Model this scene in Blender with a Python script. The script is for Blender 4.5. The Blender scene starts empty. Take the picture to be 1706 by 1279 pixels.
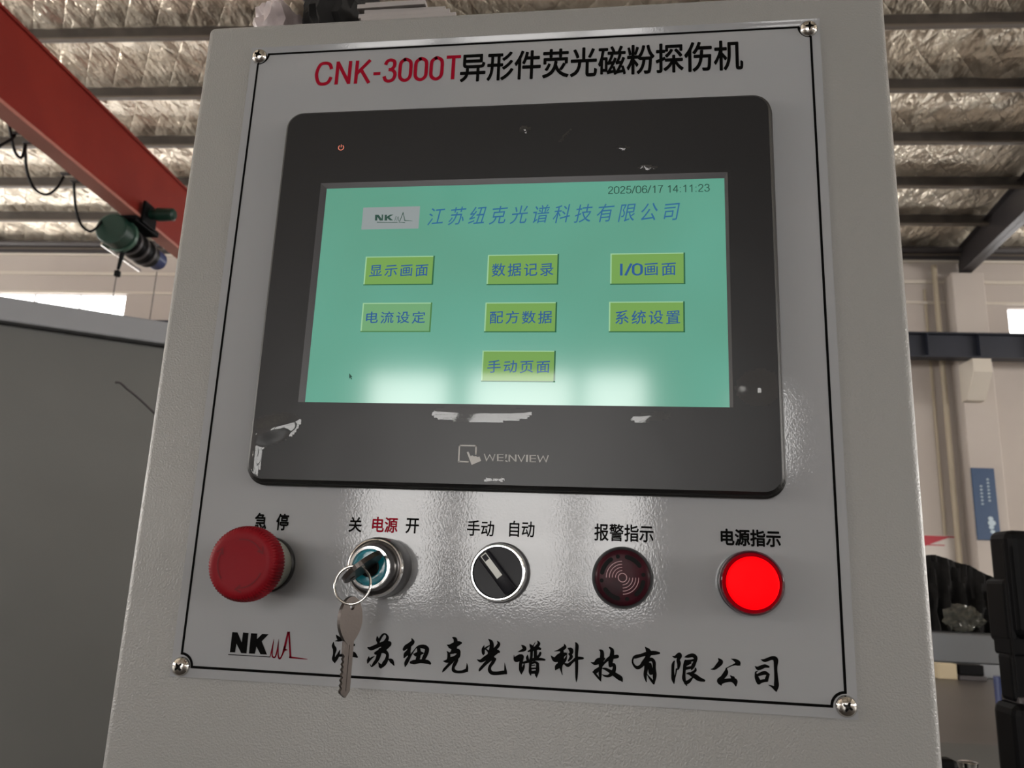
import bpy, bmesh, math, random
from mathutils import Vector, Matrix, noise
from mathutils.geometry import tessellate_polygon
random.seed(7)
S = bpy.context.scene
COL = S.collection
# ------------------------------------------------------------------ camera
F = 1324.19                                    # focal length in pixels of the 1706 wide photograph
RA = Vector((0.99046904, 0.00851612, -0.13747202))       # plate x axis in camera (right, down, forward)
RB = Vector((-0.04028449, 0.97235427, -0.23000941))      # plate down axis
RN = RA.cross(RB)                                         # into the plate
T = Vector((-0.47803906, -0.62235916, 1.5036007)) * 0.32
ZT = 1.65                                      # height of the top line of the plate above the floor
ROT = Matrix((RA, RN, -RB)).transposed()       # world -> camera
CAM = -(ROT.transposed() @ T) + Vector((0, 0, ZT))
cd = bpy.data.cameras.new('camera'); cam = bpy.data.objects.new('camera', cd); COL.objects.link(cam)
cd.sensor_width = 36; cd.lens = F / 1706 * 36; cd.clip_start = 0.02; cd.clip_end = 200
rt, dn, fw = ROT[0], ROT[1], ROT[2]
cam.matrix_world = Matrix(((rt[0], -dn[0], -fw[0], CAM[0]), (rt[1], -dn[1], -fw[1], CAM[1]),
                           (rt[2], -dn[2], -fw[2], CAM[2]), (0, 0, 0, 1)))
S.camera = cam
cd.dof.use_dof = True; cd.dof.focus_distance = 0.43; cd.dof.aperture_fstop = 22
# ------------------------------------------------------------------ world, exposure
WL = 9.0                                       # radiance of the daylight in the windows
w = bpy.data.worlds.new('sky'); S.world = w; w.use_nodes = True
w.node_tree.nodes['Background'].inputs[0].default_value = (0.75, 0.85, 1, 1)
w.node_tree.nodes['Background'].inputs[1].default_value = 1.0
S.view_settings.view_transform = 'Standard'; S.view_settings.look = 'None'
S.view_settings.gamma = 1; S.view_settings.use_curve_mapping = False
S.view_settings.exposure = 0.25
# ------------------------------------------------------------------ frames
TH = math.radians(3.15); CB, SB = math.cos(TH), math.sin(TH)
def B(u, v, z):                                # building frame: u along the far wall, v depth from where the photographer stands
    return Vector((CAM[0] + CB*u - SB*v, CAM[1] + SB*u + CB*v, z))
def ray(x, y):
    return ROT.transposed() @ Vector(((x-853)/F, (y-639.5)/F, 1))
def P(x, y, off=0.0):                          # picture point -> (x, z) in mm on a plane parallel to the plate, off mm in front of it
    d = ray(x, y); k = (-off/1000 - CAM[1]) / d[1]; p = CAM + k*d
    return p[0]*1000, (p[2]-ZT)*1000
def M(x, z, off=0.0):                          # plate mm -> world
    return Vector((x/1000, -off/1000, ZT + z/1000))
def bd(x, y):
    d = ray(x, y); return CB*d[0]+SB*d[1], -SB*d[0]+CB*d[1], d[2]
def AV(x, y, v):                               # building coords of picture point at depth v
    d = bd(x, y); k = v/d[1]; return (k*d[0], v, CAM[2]+k*d[2])
def AZ(x, y, z):
    d = bd(x, y); k = (z-CAM[2])/d[2]; return (k*d[0], k*d[1], z)
# ------------------------------------------------------------------ materials
MT = {}
def L(*c):
    return tuple(((x/255)/12.92 if x/255 <= .04045 else ((x/255+.055)/1.055)**2.4) for x in c)
def mat(name, col, rough=.5, metal=0, bump=None, var=None, coat=0, spec=.5, emit=None, es=0, alpha=1, trans=0, ior=1.45):
    m = bpy.data.materials.new(name); m.use_nodes = True; nt = m.node_tree; b = nt.nodes['Principled BSDF']
    b.inputs['Base Color'].default_value = (*col, 1); b.inputs['Roughness'].default_value = rough
    b.inputs['Metallic'].default_value = metal; b.inputs['Specular IOR Level'].default_value = spec
    b.inputs['Coat Weight'].default_value = coat; b.inputs['Alpha'].default_value = alpha
    b.inputs['Transmission Weight'].default_value = trans; b.inputs['IOR'].default_value = ior
    if emit: b.inputs['Emission Color'].default_value = (*emit, 1); b.inputs['Emission Strength'].default_value = es
    if bump or var:
        tc = nt.nodes.new('ShaderNodeTexCoord'); mp = nt.nodes.new('ShaderNodeMapping')
        nt.links.new(tc.outputs['Object'], mp.inputs[0])
        def nz(sc, det):
            n = nt.nodes.new('ShaderNodeTexNoise'); n.inputs['Scale'].default_value = sc; n.inputs['Detail'].default_value = det
            nt.links.new(mp.outputs[0], n.inputs['Vector']); return n
        if bump:                               # (scale, strength, distance, detail)
            n = nz(bump[0], bump[3] if len(bump) > 3 else 2)
            bp = nt.nodes.new('ShaderNodeBump'); bp.inputs['Strength'].default_value = bump[1]; bp.inputs['Distance'].default_value = bump[2]
            nt.links.new(n.outputs['Fac'], bp.inputs['Height']); nt.links.new(bp.outputs[0], b.inputs['Normal'])
        if var:                                # (scale, other colour)
            n = nz(var[0], 3); r = nt.nodes.new('ShaderNodeValToRGB')
            r.color_ramp.elements[0].position = .35; r.color_ramp.elements[1].position = .65
            r.color_ramp.elements[0].color = (*col, 1); r.color_ramp.elements[1].color = (*var[1], 1)
            nt.links.new(n.outputs['Fac'], r.inputs[0]); nt.links.new(r.outputs[0], b.inputs['Base Color'])
    MT[name] = m; return m
mat('cab', (.225, .224, .219), .33, bump=(950, .75, .0004, 1.0), spec=.5)
mat('plate', (.262, .268, .282), .05, bump=(1100, .24, .00008, 1.0), spec=.5)
mat('ink', (.002, .002, .002), .6, spec=.03)
mat('ink_red', (.235, .004, .016), .6, spec=.05)
mat('logo_red', (.12, .002, .01), .6, spec=.05)
mat('black', (.012, .012, .013), .32)
mat('bezel', (.0095, .0098, .0112), .33, spec=.36, bump=(14, .35, .002, 2))
mat('bezel_side', (.006, .006, .006), .4)
mat('lcdframe', (.055, .055, .06), .25)
mat('chrome', (.75, .74, .72), .12, 1)
mat('satin', (.17, .165, .165), .3, 1, bump=(400, .1, .0002))
mat('bright_ring', (.9, .9, .9), .16, 1)
mat('steel_key', (.06, .052, .048), .36, 1, bump=(900, .15, .0002))
mat('key_edge', (.70, .64, .55), .2, 1)
mat('screw', (.62, .60, .57), .14, 1)
mat('screw_dark', (.01, .009, .008), .4)
mat('estop', (.165, .0025, .007), .5, spec=.16)
mat('estop_groove_shade', (.11, .003, .006), .5, spec=.2)
mat('collar', (.42, .44, .38), .35, .5)
mat('blue_cap', (.0, .14, .19), .15, 0, coat=.5, bump=(120, .6, .001))
mat('knob', (.009, .009, .012), .35, spec=.18)
mat('slot', (.002, .002, .002), .5, spec=.1)
mat('mark', (.52, .53, .51), .4)
mat('buzzer', (.042, .005, .010), .3, var=(70, (.020, .006, .009)), spec=.1)
mat('buzzer_print', (.42, .24, .26), .5)
mat('lens', (.05, .001, .008), .12, coat=1)
mat('lamp_on', (.4, 0, 0), .5, emit=(1, .0006, .0025), es=1.3, spec=.05)
mat('led', (.3, .1, .08), .4, emit=(.85, .22, .13), es=.6)
mat('logo_grey', (.36, .35, .335), .4)
mat('red_crane', (.22, .020, .012), .5, bump=(3, .2, .01), var=(.8, (.185, .015, .010)), spec=.3)
mat('crane_flange_lit', (.40, .15, .115), .5)  # lower flange in lit pink: the light on it is put into the colour
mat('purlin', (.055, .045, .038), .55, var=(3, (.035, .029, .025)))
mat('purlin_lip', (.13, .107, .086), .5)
mat('dark_steel', (.045, .04, .042), .45)
mat('navy', (.018, .021, .033), .5)
mat('wall', (.49, .44, .40), .8, var=(.5, (.45, .40, .365)), bump=(6, .1, .01))
mat('wall_trim', (.58, .53, .46), .7)
mat('pipe', (.42, .36, .27), .6)
mat('floor', (.062, .052, .047), .4, var=(.7, (.05, .043, .039)), bump=(5, .1, .01))
mat('green', (.006, .03, .02), .4)
mat('green_light', (.04, .09, .065), .35)
mat('black_rubber', (.0022, .0022, .0028), .5, spec=.12)
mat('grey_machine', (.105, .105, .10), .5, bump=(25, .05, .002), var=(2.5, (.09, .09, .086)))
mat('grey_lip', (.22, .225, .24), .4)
mat('alu', (.20, .21, .225), .35, .6)
mat('cloth', (.005, .0045, .0045), .9, bump=(60, .6, .004))
mat('beige', (.48, .40, .27), .7)
mat('paper', (.27, .25, .245), .7, bump=(40, .1, .001))
mat('blue_sign', (.008, .045, .125), .4)
mat('sign_text', (.45, .55, .62), .5)
mat('white_board', (.62, .57, .53), .5)
mat('poster_red', (.45, .03, .05), .5)
mat('blue_post', (.02, .035, .12), .4)
mat('frame_white', (.6, .6, .6), .5)
def emis(name, col, s):
    m = bpy.data.materials.new(name); m.use_nodes = True; nt = m.node_tree; nt.nodes.clear()
    e = nt.nodes.new('ShaderNodeEmission'); o = nt.nodes.new('ShaderNodeOutputMaterial')
    e.inputs[0].default_value = (*col, 1); e.inputs[1].default_value = s; nt.links.new(e.outputs[0], o.inputs[0]); MT[name] = m
emis('daylight', (1, .975, .94), WL)
emis('added_side_light', (1, .955, .90), WL*2.05)  # for the added side panes that brighten the hall
emis('daylight_far', (1, .97, .95), WL*.8)
def screenmat(name, col, s=1.0, rough=.05, var=None):
    m = mat(name, (.01, .01, .01), rough, emit=col, es=s*.86, spec=.5)
    nt = m.node_tree; b = nt.nodes['Principled BSDF']
    if var:
        tc = nt.nodes.new('ShaderNodeTexCoord'); n = nt.nodes.new('ShaderNodeTexNoise'); n.inputs['Scale'].default_value = 9
        r = nt.nodes.new('ShaderNodeValToRGB'); nt.links.new(tc.outputs['Object'], n.inputs['Vector']); nt.links.new(n.outputs['Fac'], r.inputs[0])
        r.color_ramp.elements[0].position = .3; r.color_ramp.elements[1].position = .7
        r.color_ramp.elements[0].color = (*col, 1); r.color_ramp.elements[1].color = (*var, 1)
        nt.links.new(r.outputs[0], b.inputs['Emission Color'])
    return m
screenmat('lcd', L(84, 146, 123), var=L(90, 160, 140), rough=.1).node_tree.nodes['Principled BSDF'].inputs['Specular IOR Level'].default_value = .95
screenmat('lcd_btn', L(112, 156, 78)); screenmat('lcd_btn2', L(108, 160, 112))
screenmat('lcd_hi', L(150, 195, 150)); screenmat('lcd_lo', L(35, 92, 62)); screenmat('lcd_lo2', L(70, 120, 70))
screenmat('lcd_blue', L(34, 84, 140)); screenmat('lcd_blue2', L(40, 98, 140)); screenmat('lcd_dark', L(36, 70, 60)); screenmat('lcd_grey', L(138, 146, 146))
# protective film: thin clear plastic
m = bpy.data.materials.new('film'); m.use_nodes = True; nt = m.node_tree; nt.nodes.clear()
o_ = nt.nodes.new('ShaderNodeOutputMaterial'); mx = nt.nodes.new('ShaderNodeMixShader'); tr = nt.nodes.new('ShaderNodeBsdfTransparent')
gl = nt.nodes.new('ShaderNodeBsdfGlossy'); fr = nt.nodes.new('ShaderNodeFresnel'); gl.inputs['Roughness'].default_value = .04; fr.inputs[0].default_value = 1.5
nt.links.new(fr.outputs[0], mx.inputs[0]); nt.links.new(tr.outputs[0], mx.inputs[1]); nt.links.new(gl.outputs[0], mx.inputs[2]); nt.links.new(mx.outputs[0], o_.inputs[0])
MT['film'] = m
# foil insulation under the roof
m = mat('foil', (.80, .71, .60), .30, .6); nt = m.node_tree; b = nt.nodes['Principled BSDF']
tc = nt.nodes.new('ShaderNodeTexCoord')
def nn(t, **k):
    n = nt.nodes.new(t)
    for a, v in k.items():
        if a in n.inputs: n.inputs[a].default_value = v
    return n
def mapn(scale, rot=0):
    n = nt.nodes.new('ShaderNodeMapping'); n.inputs['Scale'].default_value = scale; n.inputs['Rotation'].default_value = (0, 0, rot)
    nt.links.new(tc.outputs['Object'], n.inputs[0]); return n
mA = mapn((2.2, .4, 1), .08); nA = nn('ShaderNodeTexNoise', Scale=1.1, Detail=4.0, Roughness=.5); nt.links.new(mA.outputs[0], nA.inputs['Vector'])
mB = mapn((1.3, .7, 1), -.5); nB = nn('ShaderNodeTexNoise', Scale=2.2, Detail=4.0, Roughness=.6); nt.links.new(mB.outputs[0], nB.inputs['Vector'])
mC = mapn((1, 1, 1), .78); nC = nn('ShaderNodeTexVoronoi', Scale=1.1); nt.links.new(mC.outputs[0], nC.inputs['Vector'])
a1 = nt.nodes.new('ShaderNodeMath'); a1.operation = 'ADD'; nt.links.new(nA.outputs['Fac'], a1.inputs[0]); nt.links.new(nB.outputs['Fac'], a1.inputs[1])
a2 = nt.nodes.new('ShaderNodeMath'); a2.operation = 'MULTIPLY_ADD'; a2.inputs[1].default_value = .9; nt.links.new(nC.outputs['Distance'], a2.inputs[0]); nt.links.new(a1.outputs[0], a2.inputs[2])
sx = nt.nodes.new('ShaderNodeSeparateXYZ'); nt.links.new(tc.outputs['Object'], sx.inputs[0])
def mth(op, a, b_=None):
    n = nt.nodes.new('ShaderNodeMath'); n.operation = op
    for i_, v_ in ((0, a), (1, b_)):
        if v_ is None: continue
        if isinstance(v_, (int, float)): n.inputs[i_].default_value = v_
        else: nt.links.new(v_, n.inputs[i_])
    return n.outputs[0]
quilt = None
for q_ in (1, -1):
    t_ = mth('POWER', mth('ABSOLUTE', mth('SINE', mth('MULTIPLY', mth('ADD', sx.outputs[0], mth('MULTIPLY', sx.outputs[1], q_*.8)), 6.0))), .35)
    quilt = t_ if quilt is None else mth('MULTIPLY', quilt, t_)
hgt = mth('ADD', a2.outputs[0], mth('MULTIPLY', quilt, .16))
bp = nn('ShaderNodeBump', Strength=1.0, Distance=.17); nt.links.new(hgt, bp.inputs['Height']); nt.links.new(bp.outputs[0], b.inputs['Normal'])
r = nt.nodes.new('ShaderNodeValToRGB'); r.color_ramp.elements[0].position = .35; r.color_ramp.elements[1].position = .62
r.color_ramp.elements[0].color = (.84, .74, .60, 1); r.color_ramp.elements[1].color = (.97, .88, .73, 1)
nt.links.new(nA.outputs['Fac'], r.inputs[0]); nt.links.new(r.outputs[0], b.inputs['Base Color'])
# ------------------------------------------------------------------ mesh helpers
def mesh_obj(name, V, Fs, m, parent=None, smooth=False, mi=None):
    V = [Vector(v) for v in V]
    lo = Vector([min(v[i] for v in V) for i in range(3)]); hi = Vector([max(v[i] for v in V) for i in range(3)])
    c = (lo+hi)/2
    me = bpy.data.meshes.new(name); me.from_pydata([v-c for v in V], [], Fs); me.validate()
    for k in (m if isinstance(m, (list, tuple)) else [m]): me.materials.append(MT[k])
    if mi:
        for p, i in zip(me.polygons, mi): p.material_index = i
    if smooth: me.polygons.foreach_set('use_smooth', [True]*len(me.polygons)); me.set_sharp_from_angle(angle=math.radians(38))
    o = bpy.data.objects.new(name, me); COL.objects.link(o)
    if parent: o.parent = parent; o.location = c - wloc(parent)
    else: o.location = c
    return o
def wloc(o):
    p = Vector(o.location)
    while o.parent: o = o.parent; p += Vector(o.location)
    return p
def empty(name, loc):
    o = bpy.data.objects.new(name, None); COL.objects.link(o); o.location = loc; o.empty_display_size = .05; return o
def tag(o, label=None, cat=None, group=None, kind=None):
    if label: o['label'] = label
    if cat: o['category'] = cat
    if group: o['group'] = group
    if kind: o['kind'] = kind
    return o
class G:                                       # a geometry collector
    def __init__(s): s.V = []; s.F = []; s.mi = []
    def add(s, V, Fs, mi=0):
        n = len(s.V); s.V += [Vector(v) for v in V]; s.F += [tuple(i+n for i in f) for f in Fs]; s.mi += [mi]*len(Fs); return s
    def build(s, name, m, parent=None, smooth=False): return mesh_obj(name, s.V, s.F, m, parent, smooth, s.mi)
def box(p0, p1, bev=0, fn=None, seg=2):        # box between two corners, mapped by fn
    bm = bmesh.new(); bmesh.ops.create_cube(bm, size=1)
    for v in bm.verts:
        v.co = Vector([(p0[i]+p1[i])/2 + v.co[i]*(p1[i]-p0[i]) for i in range(3)])
    if bev: bmesh.ops.bevel(bm, geom=bm.edges[:], offset=bev, segments=seg, profile=.5, affect='EDGES')
    bmesh.ops.recalc_face_normals(bm, faces=bm.faces[:])
    V = [v.co.copy() for v in bm.verts]; Fs = [tuple(v.index for v in f.verts) for f in bm.faces]; bm.free()
    if fn: V = [fn(*v) for v in V]
    return V, Fs
def extrude(loops, h0, h1, fn):                # loops in 2D: outer then holes; fn(x, y, h) -> world
    V = []; Fs = []; idx = []
    for lp in loops: idx.append([len(V)+i for i in range(len(lp))]); V += [(p[0], p[1]) for p in lp]
    tris = tessellate_polygon([[Vector((p[0], p[1], 0)) for p in lp] for lp in loops]); n = len(V)
    for t in tris: Fs.append(tuple(t)); Fs.append(tuple(n+i for i in reversed(t)))
    for ix in idx:
        for i in range(len(ix)):
            a, b_ = ix[i], ix[(i+1) % len(ix)]; Fs.append((a, b_, n+b_, n+a))
    return [fn(x, y, h1) for x, y in V] + [fn(x, y, h0) for x, y in V], Fs
def lathe(cx, cz, prof, n=64, wob=None, closed=True):   # profile (r, off mm) about an axis normal to the plate
    V = []; Fs = []; k = len(prof)
    for i in range(n):
        a = 2*math.pi*i/n
        for j, (r, o) in enumerate(prof):
            rr = r + (wob(i, j) if wob else 0)
            V.append(M(cx+rr*math.cos(a), cz+rr*math.sin(a), o))
    for i in range(n):
        for j in range(k-1):
            a, b_ = i*k+j, ((i+1) % n)*k+j; Fs.append((a, a+1, b_+1, b_))
    if closed: Fs.append(tuple(i*k+k-1 for i in range(n)))
    return V, Fs
def tube(pts, r, n=8, cap=True):
    pts = [Vector(p) for p in pts]; V = []; Fs = []; up = None
    for i, p in enumerate(pts):
        t = (pts[min(i+1, len(pts)-1)] - pts[max(i-1, 0)]).normalized()
        if up is None: up = t.orthogonal().normalized()
        up = (up - t*up.dot(t)).normalized(); s = t.cross(up); rr = r[i] if isinstance(r, (list, tuple)) else r
        for k in range(n):
            a = 2*math.pi*k/n; V.append(p + (up*math.cos(a)+s*math.sin(a))*rr)
    for i in range(len(pts)-1):
        for k in range(n): Fs.append((i*n+k, i*n+(k+1) % n, (i+1)*n+(k+1) % n, (i+1)*n+k))
    if cap: Fs.append(tuple(range(n-1, -1, -1))); Fs.append(tuple((len(pts)-1)*n+k for k in range(n)))
    return V, Fs
def spline(pts, seg=8):
    out = []; n = len(pts)
    for i in range(n-1):
        p0, p1, p2, p3 = [Vector(pts[max(0, min(n-1, i+d))]) for d in (-1, 0, 1, 2)]
        for s in range(seg):
            t = s/seg; out.append(.5*((2*p1)+(-p0+p2)*t+(2*p0-5*p1+4*p2-p3)*t*t+(-p0+3*p1-3*p2+p3)*t**3))
    out.append(Vector(pts[-1])); return out
def rrect(x0, x1, z0, z1, r, n=8):             # rounded rectangle, counter-clockwise
    out = []
    for cx, cz, a0 in ((x1-r, z1-r, 0), (x0+r, z1-r, 90), (x0+r, z0+r, 180), (x1-r, z0+r, 270)):
        for i in range(n+1):
            a = math.radians(a0+90*i/n); out.append((cx+r*math.cos(a), cz+r*math.sin(a)))
    return out
def ribbon(pts, fn, seg=5, disc=10, wm=.4):           # brush stroke: (x, y, width) points, as flat print
    sp = spline(pts, seg); V = []; Fs = []
    for i, p in enumerate(sp):
        a, b_ = sp[max(0, i-1)], sp[min(len(sp)-1, i+1)]; d = Vector((b_[0]-a[0], b_[1]-a[1]))
        d = d.normalized() if d.length > 1e-6 else Vector((1, 0)); h = max(p[2], wm)/2
        V += [fn(p[0]-d[1]*h, p[1]+d[0]*h), fn(p[0]+d[1]*h, p[1]-d[0]*h)]
    for i in range(len(sp)-1): Fs.append((2*i, 2*i+1, 2*i+3, 2*i+2))
    if disc:
        for p in pts:
            n = len(V); h = max(p[2], wm)/2
            V += [fn(p[0]+h*math.cos(2*math.pi*k/disc), p[1]+h*math.sin(2*math.pi*k/disc)) for k in range(disc)]; Fs.append(tuple(n+k for k in range(disc)))
    return V, Fs
# ------------------------------------------------------------------ text
_gc = {}
def glyph(ch, bold):
    k = (ch, bold)
    if k not in _gc:
        cu = bpy.data.curves.new('t', 'FONT'); cu.body = ch; cu.size = 1; cu.offset = bold; cu.resolution_u = 4; cu.fill_mode = 'FRONT'
        o = bpy.data.objects.new('t', cu); COL.objects.link(o); dg = bpy.context.evaluated_depsgraph_get()
        me = o.evaluated_get(dg).to_mesh(); V = [v.co.copy() for v in me.vertices]; Fs = [tuple(p.vertices) for p in me.polygons]
        o.evaluated_get(dg).to_mesh_clear(); bpy.data.objects.remove(o); bpy.data.curves.remove(cu); _gc[k] = (V, Fs)
    return _gc[k]
def text(s, quad, off, bold=0.0, gap=0.0, shear=0.0, tilt=0.0, latin=None):
    """flat lettering; quad = picture points (left, right, top, bottom) of the line of writing, off = mm before the plate"""
    V = []; Fs = []; x = 0; LV = []
    for ch in s:
        if ch == ' ': x += .35+gap; continue
        gv, gf = glyph(ch, 0)
        x0 = min(v[0] for v in gv); x1 = max(v[0] for v in gv)
        cjk = ord(ch) > 0x2000; wd = 1.0 if cjk else (x1-x0+.09); sh = 0 if cjk else -x0+.045
        n = len(V); cx = (x0+x1)/2
        for q in range(8 if bold > 0 else 1):
            n = len(V); ox, oy = (bold*math.cos(q*math.pi/4), bold*math.sin(q*math.pi/4)) if bold > 0 else (0, 0)
            LV += [q]*len(gv)
            V += [(v[0]+x+sh+ox, v[1]+oy + tilt*(v[0]-cx)) for v in gv]; Fs += [tuple(i+n for i in f) for f in gf]
        x += wd+gap
    V = [(a+shear*b_, b_) for a, b_ in V]
    a0 = min(v[0] for v in V); a1 = max(v[0] for v in V); b0 = min(v[1] for v in V); b1 = max(v[1] for v in V)
    X0, X1 = P(*quad[0], off)[0], P(*quad[1], off)[0]; Z1, Z0 = P(*quad[2], off)[1], P(*quad[3], off)[1]
    return [M(X0+(a-a0)/(a1-a0)*(X1-X0), Z0+(b_-b0)/(b1-b0)*(Z1-Z0), off+LV[i]*.006) for i, (a, b_) in enumerate(V)], Fs
SF = {'0': (.56, [[(.28,1),(.08,.86),(.05,.5),(.08,.14),(.28,0),(.48,.14),(.51,.5),(.48,.86),(.28,1),(.17,.955)]]),
 '1': (.56, [[(.34,-.05),(.34,1.02)], [(.36,.98),(.24,.84),(.12,.76)]]),
 '2': (.56, [[(.07,.74),(.12,.92),(.28,1),(.46,.9),(.48,.7),(.36,.46),(.16,.22),(.06,.02)], [(.04,0),(.53,0)]]),
 '3': (.56, [[(.07,.78),(.14,.94),(.28,1),(.44,.92),(.46,.72),(.36,.57),(.22,.545)], [(.22,.545),(.40,.51),(.51,.32),(.44,.08),(.27,0),(.12,.06),(.05,.24)]]),
 '4': (.56, [[(.40,-.05),(.40,1.0)], [(.42,1.0),(.03,.28)], [(.0,.26),(.55,.26)]]),
 '5': (.56, [[(.48,1),(.13,1)], [(.14,1.02),(.07,.5)], [(.07,.5),(.26,.62),(.46,.52),(.51,.3),(.42,.06),(.26,0),(.11,.06),(.05,.24)]]),
 '6': (.56, [[(.49,.78),(.42,.95),(.28,1),(.12,.88),(.05,.5),(.08,.16),(.28,0),(.46,.1),(.51,.32),(.44,.54),(.28,.61),(.12,.52),(.06,.36)]]),
 '7': (.56, [[(.04,1),(.54,1)], [(.52,1),(.34,.62),(.22,-.05)]]),
 '/': (.30, [[(-.02,-.05),(.30,1.05)]]), ':': (.26, [[(.13,-.02),(.13,.09)], [(.13,.60),(.13,.71)]]), '-': (.36, [[(.04,.38),(.34,.38)]]),
 'C': (.76, [[(.70,.70),(.60,.93),(.40,1),(.18,.92),(.06,.5),(.18,.08),(.40,0),(.60,.08),(.71,.32)]]),
 'N': (.74, [[(.10,-.05),(.10,1.05)], [(.10,1.0),(.64,0)], [(.64,-.05),(.64,1.05)]]),
 'K': (.70, [[(.10,-.05),(.10,1.05)], [(.66,1.05),(.10,.40)], [(.28,.62),(.68,-.05)]]),
 'T': (.64, [[(.32,-.05),(.32,1.0)], [(.02,1),(.62,1)]]), 'I': (.40, [[(.20,-.05),(.20,1.05)]])}
def strokes(s, quad, off, w_=.12, gap=.03):
    V = []; Fs = []; LV = []; x = 0; q = 0
    for ch in s:
        if ch == ' ': x += .3; continue
        wd, st = SF[ch]
        for k in st:
            a, f = ribbon([(p[0]+x, p[1], w_) for p in k], lambda u, v: (u, v), 6 if len(k) > 2 else 1, 0, 0)
            n = len(V); V += a; Fs += [tuple(i+n for i in t) for t in f]; LV += [q % 4]*len(a); q += 1
        x += wd+gap
    a0 = min(v[0] for v in V); a1 = max(v[0] for v in V); b0 = min(v[1] for v in V); b1 = max(v[1] for v in V)
    X0, X1 = P(*quad[0], off)[0], P(*quad[1], off)[0]; Z1, Z0 = P(*quad[2], off)[1], P(*quad[3], off)[1]
    return [M(X0+(a-a0)/(a1-a0)*(X1-X0), Z0+(b_-b0)/(b1-b0)*(Z1-Z0), off+LV[i]*.006) for i, (a, b_) in enumerate(V)], Fs
# ================================================================== THE HALL
CZ = CAM[2]
def zp(v):                                     # height of the purlins' underside
    return CZ + 8.77 - .1*v if v >= 2.5 else CZ + 8.77 - .25 - .1*(2.5-v)
UL, UR, VB, VF = -24, 24, -12.4, 17
g = G(); g.add(*box((UL, VB, -.2), (UR, VF, 0), fn=B)); tag(g.build('floor', 'floor'), kind='structure')
# roof with purlins and rafters
V = []; Fs = []; nu, nv = 200, 240
for i in range(nu+1):
    for j in range(nv+1):
        u = UL+(UR-UL)*i/nu; v = VB+(VF-VB)*j/nv
        ph = (v-10.24)/1.35; s = math.sin(math.pi*ph)**2
        z = zp(v)+.25 - .015*s + .03*noise.noise(Vector((u*1.7, v*.5, 0)))*(.3+s) + .02*noise.noise(Vector((u*3.1, v*2.1, 5)))
        V.append(B(u, v, z))
for i in range(nu):
    for j in range(nv):
        a = i*(nv+1)+j; Fs.append((a, a+1, a+nv+2, a+nv+1))
ceil = tag(mesh_obj('ceiling', V, Fs, 'foil', smooth=True), kind='structure')
def cprof(h, f, t):                            # C section in (v, z): web towards the viewer, flanges away
    return [(0, 0), (f, 0), (f, .02), (t+.0, .02), (t, h), (0, h)]
pv = [10.24+1.345*k for k in range(-5, 5)] + [16.92] + [10.24-1.345*k for k in range(6, 17)]
first = None
for v in pv:
    if first is None:
        g = G(); z = zp(v)
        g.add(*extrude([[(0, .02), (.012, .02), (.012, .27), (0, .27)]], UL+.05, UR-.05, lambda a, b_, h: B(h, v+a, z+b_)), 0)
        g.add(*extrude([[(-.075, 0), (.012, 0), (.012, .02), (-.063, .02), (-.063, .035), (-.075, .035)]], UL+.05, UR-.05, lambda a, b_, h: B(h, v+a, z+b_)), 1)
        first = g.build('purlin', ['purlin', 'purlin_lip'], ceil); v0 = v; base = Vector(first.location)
    else:
        c = first.copy(); COL.objects.link(c); c.parent = ceil; c.location = base + (B(0, v, zp(v))-B(0, v0, zp(v0)))
def ibeam(u, pts, w, name, m, parent):         # pts: (v, z bottom, z top)
    g = G()
    for a, b_ in zip(pts[:-1], pts[1:]):
        lp = [(a[0], a[1]), (b_[0], b_[1]), (b_[0], b_[2]), (a[0], a[2])]
        g.add(*extrude([lp], u-.012, u+.012, lambda x, y, h: B(h, x, y)))
        for q in (0, 1):
            zz = lambda p: (p[1], p[1]+.02) if q == 0 else (p[2]-.02, p[2])
            g.add(*extrude([[(a[0], zz(a)[0]), (b_[0], zz(b_)[0]), (b_[0], zz(b_)[1]), (a[0], zz(a)[1])]], u-w/2, u+w/2, lambda x, y, h: B(h, x, y)))
    return g.build(name, m, parent)
for u in (8.2, 2.3, -3.7, -15.7, 14.3, 20.3):
    ibeam(u, [(16.98, zp(17)-.46, zp(17)+.1), (14.4, zp(14.4)-.52, zp(14.4)+.18), (2.5, zp(2.5)-.45, zp(2.5)+.15), (-12.3, zp(-12.3)-.5, zp(-12.3)+.1)], .24, 'rafter', 'dark_steel', ceil)
g = G(); g.add(*tube([B(8.22, 14.1, 8.2), B(8.0, 12.9, 8.75)], .03)); g.build('brace', 'dark_steel', ceil)
# far wall with a window band
def wall_with_holes(name, v0, v1, holes, ztop):
    us = sorted({UL, UR, *[h[0] for h in holes], *[h[1] for h in holes]}); g = G()
    for a, b_ in zip(us[:-1], us[1:]):
        hs = sorted([h for h in holes if h[0] <= a and h[1] >= b_], key=lambda h: h[2]); z = 0
        for h in hs: g.add(*box((a, v0, z), (b_, v1, h[2]), fn=B)); z = h[3]
        g.add(*box((a, v0, z), (b_, v1, ztop), fn=B))
    return tag(g.build(name, 'wall'), kind='structure')
nwin = 0
def window(a, b_, z0, z1, v, m, n, back=False, nz=1):
    global nwin; nwin += 1; d = 1 if not back else -1
    o = mesh_obj('window_%d' % nwin, *box((a, v+.10*d, z0), (b_, v+.11*d, z1), fn=B), m); tag(o, kind='structure')
    for k in range(n+1):
        uu = a+(b_-a)*k/n; mesh_obj('window_frame', *box((uu-.02, v, z0), (uu+.02, v+.09*d, z1), fn=B), 'frame_white', o)
    for k in range(nz+1):
        zz = z0+(z1-z0)*k/nz; mesh_obj('window_frame', *box((a, v+.01*d, zz-.02), (b_, v+.08*d, zz+.02), fn=B), 'frame_white', o)
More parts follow.
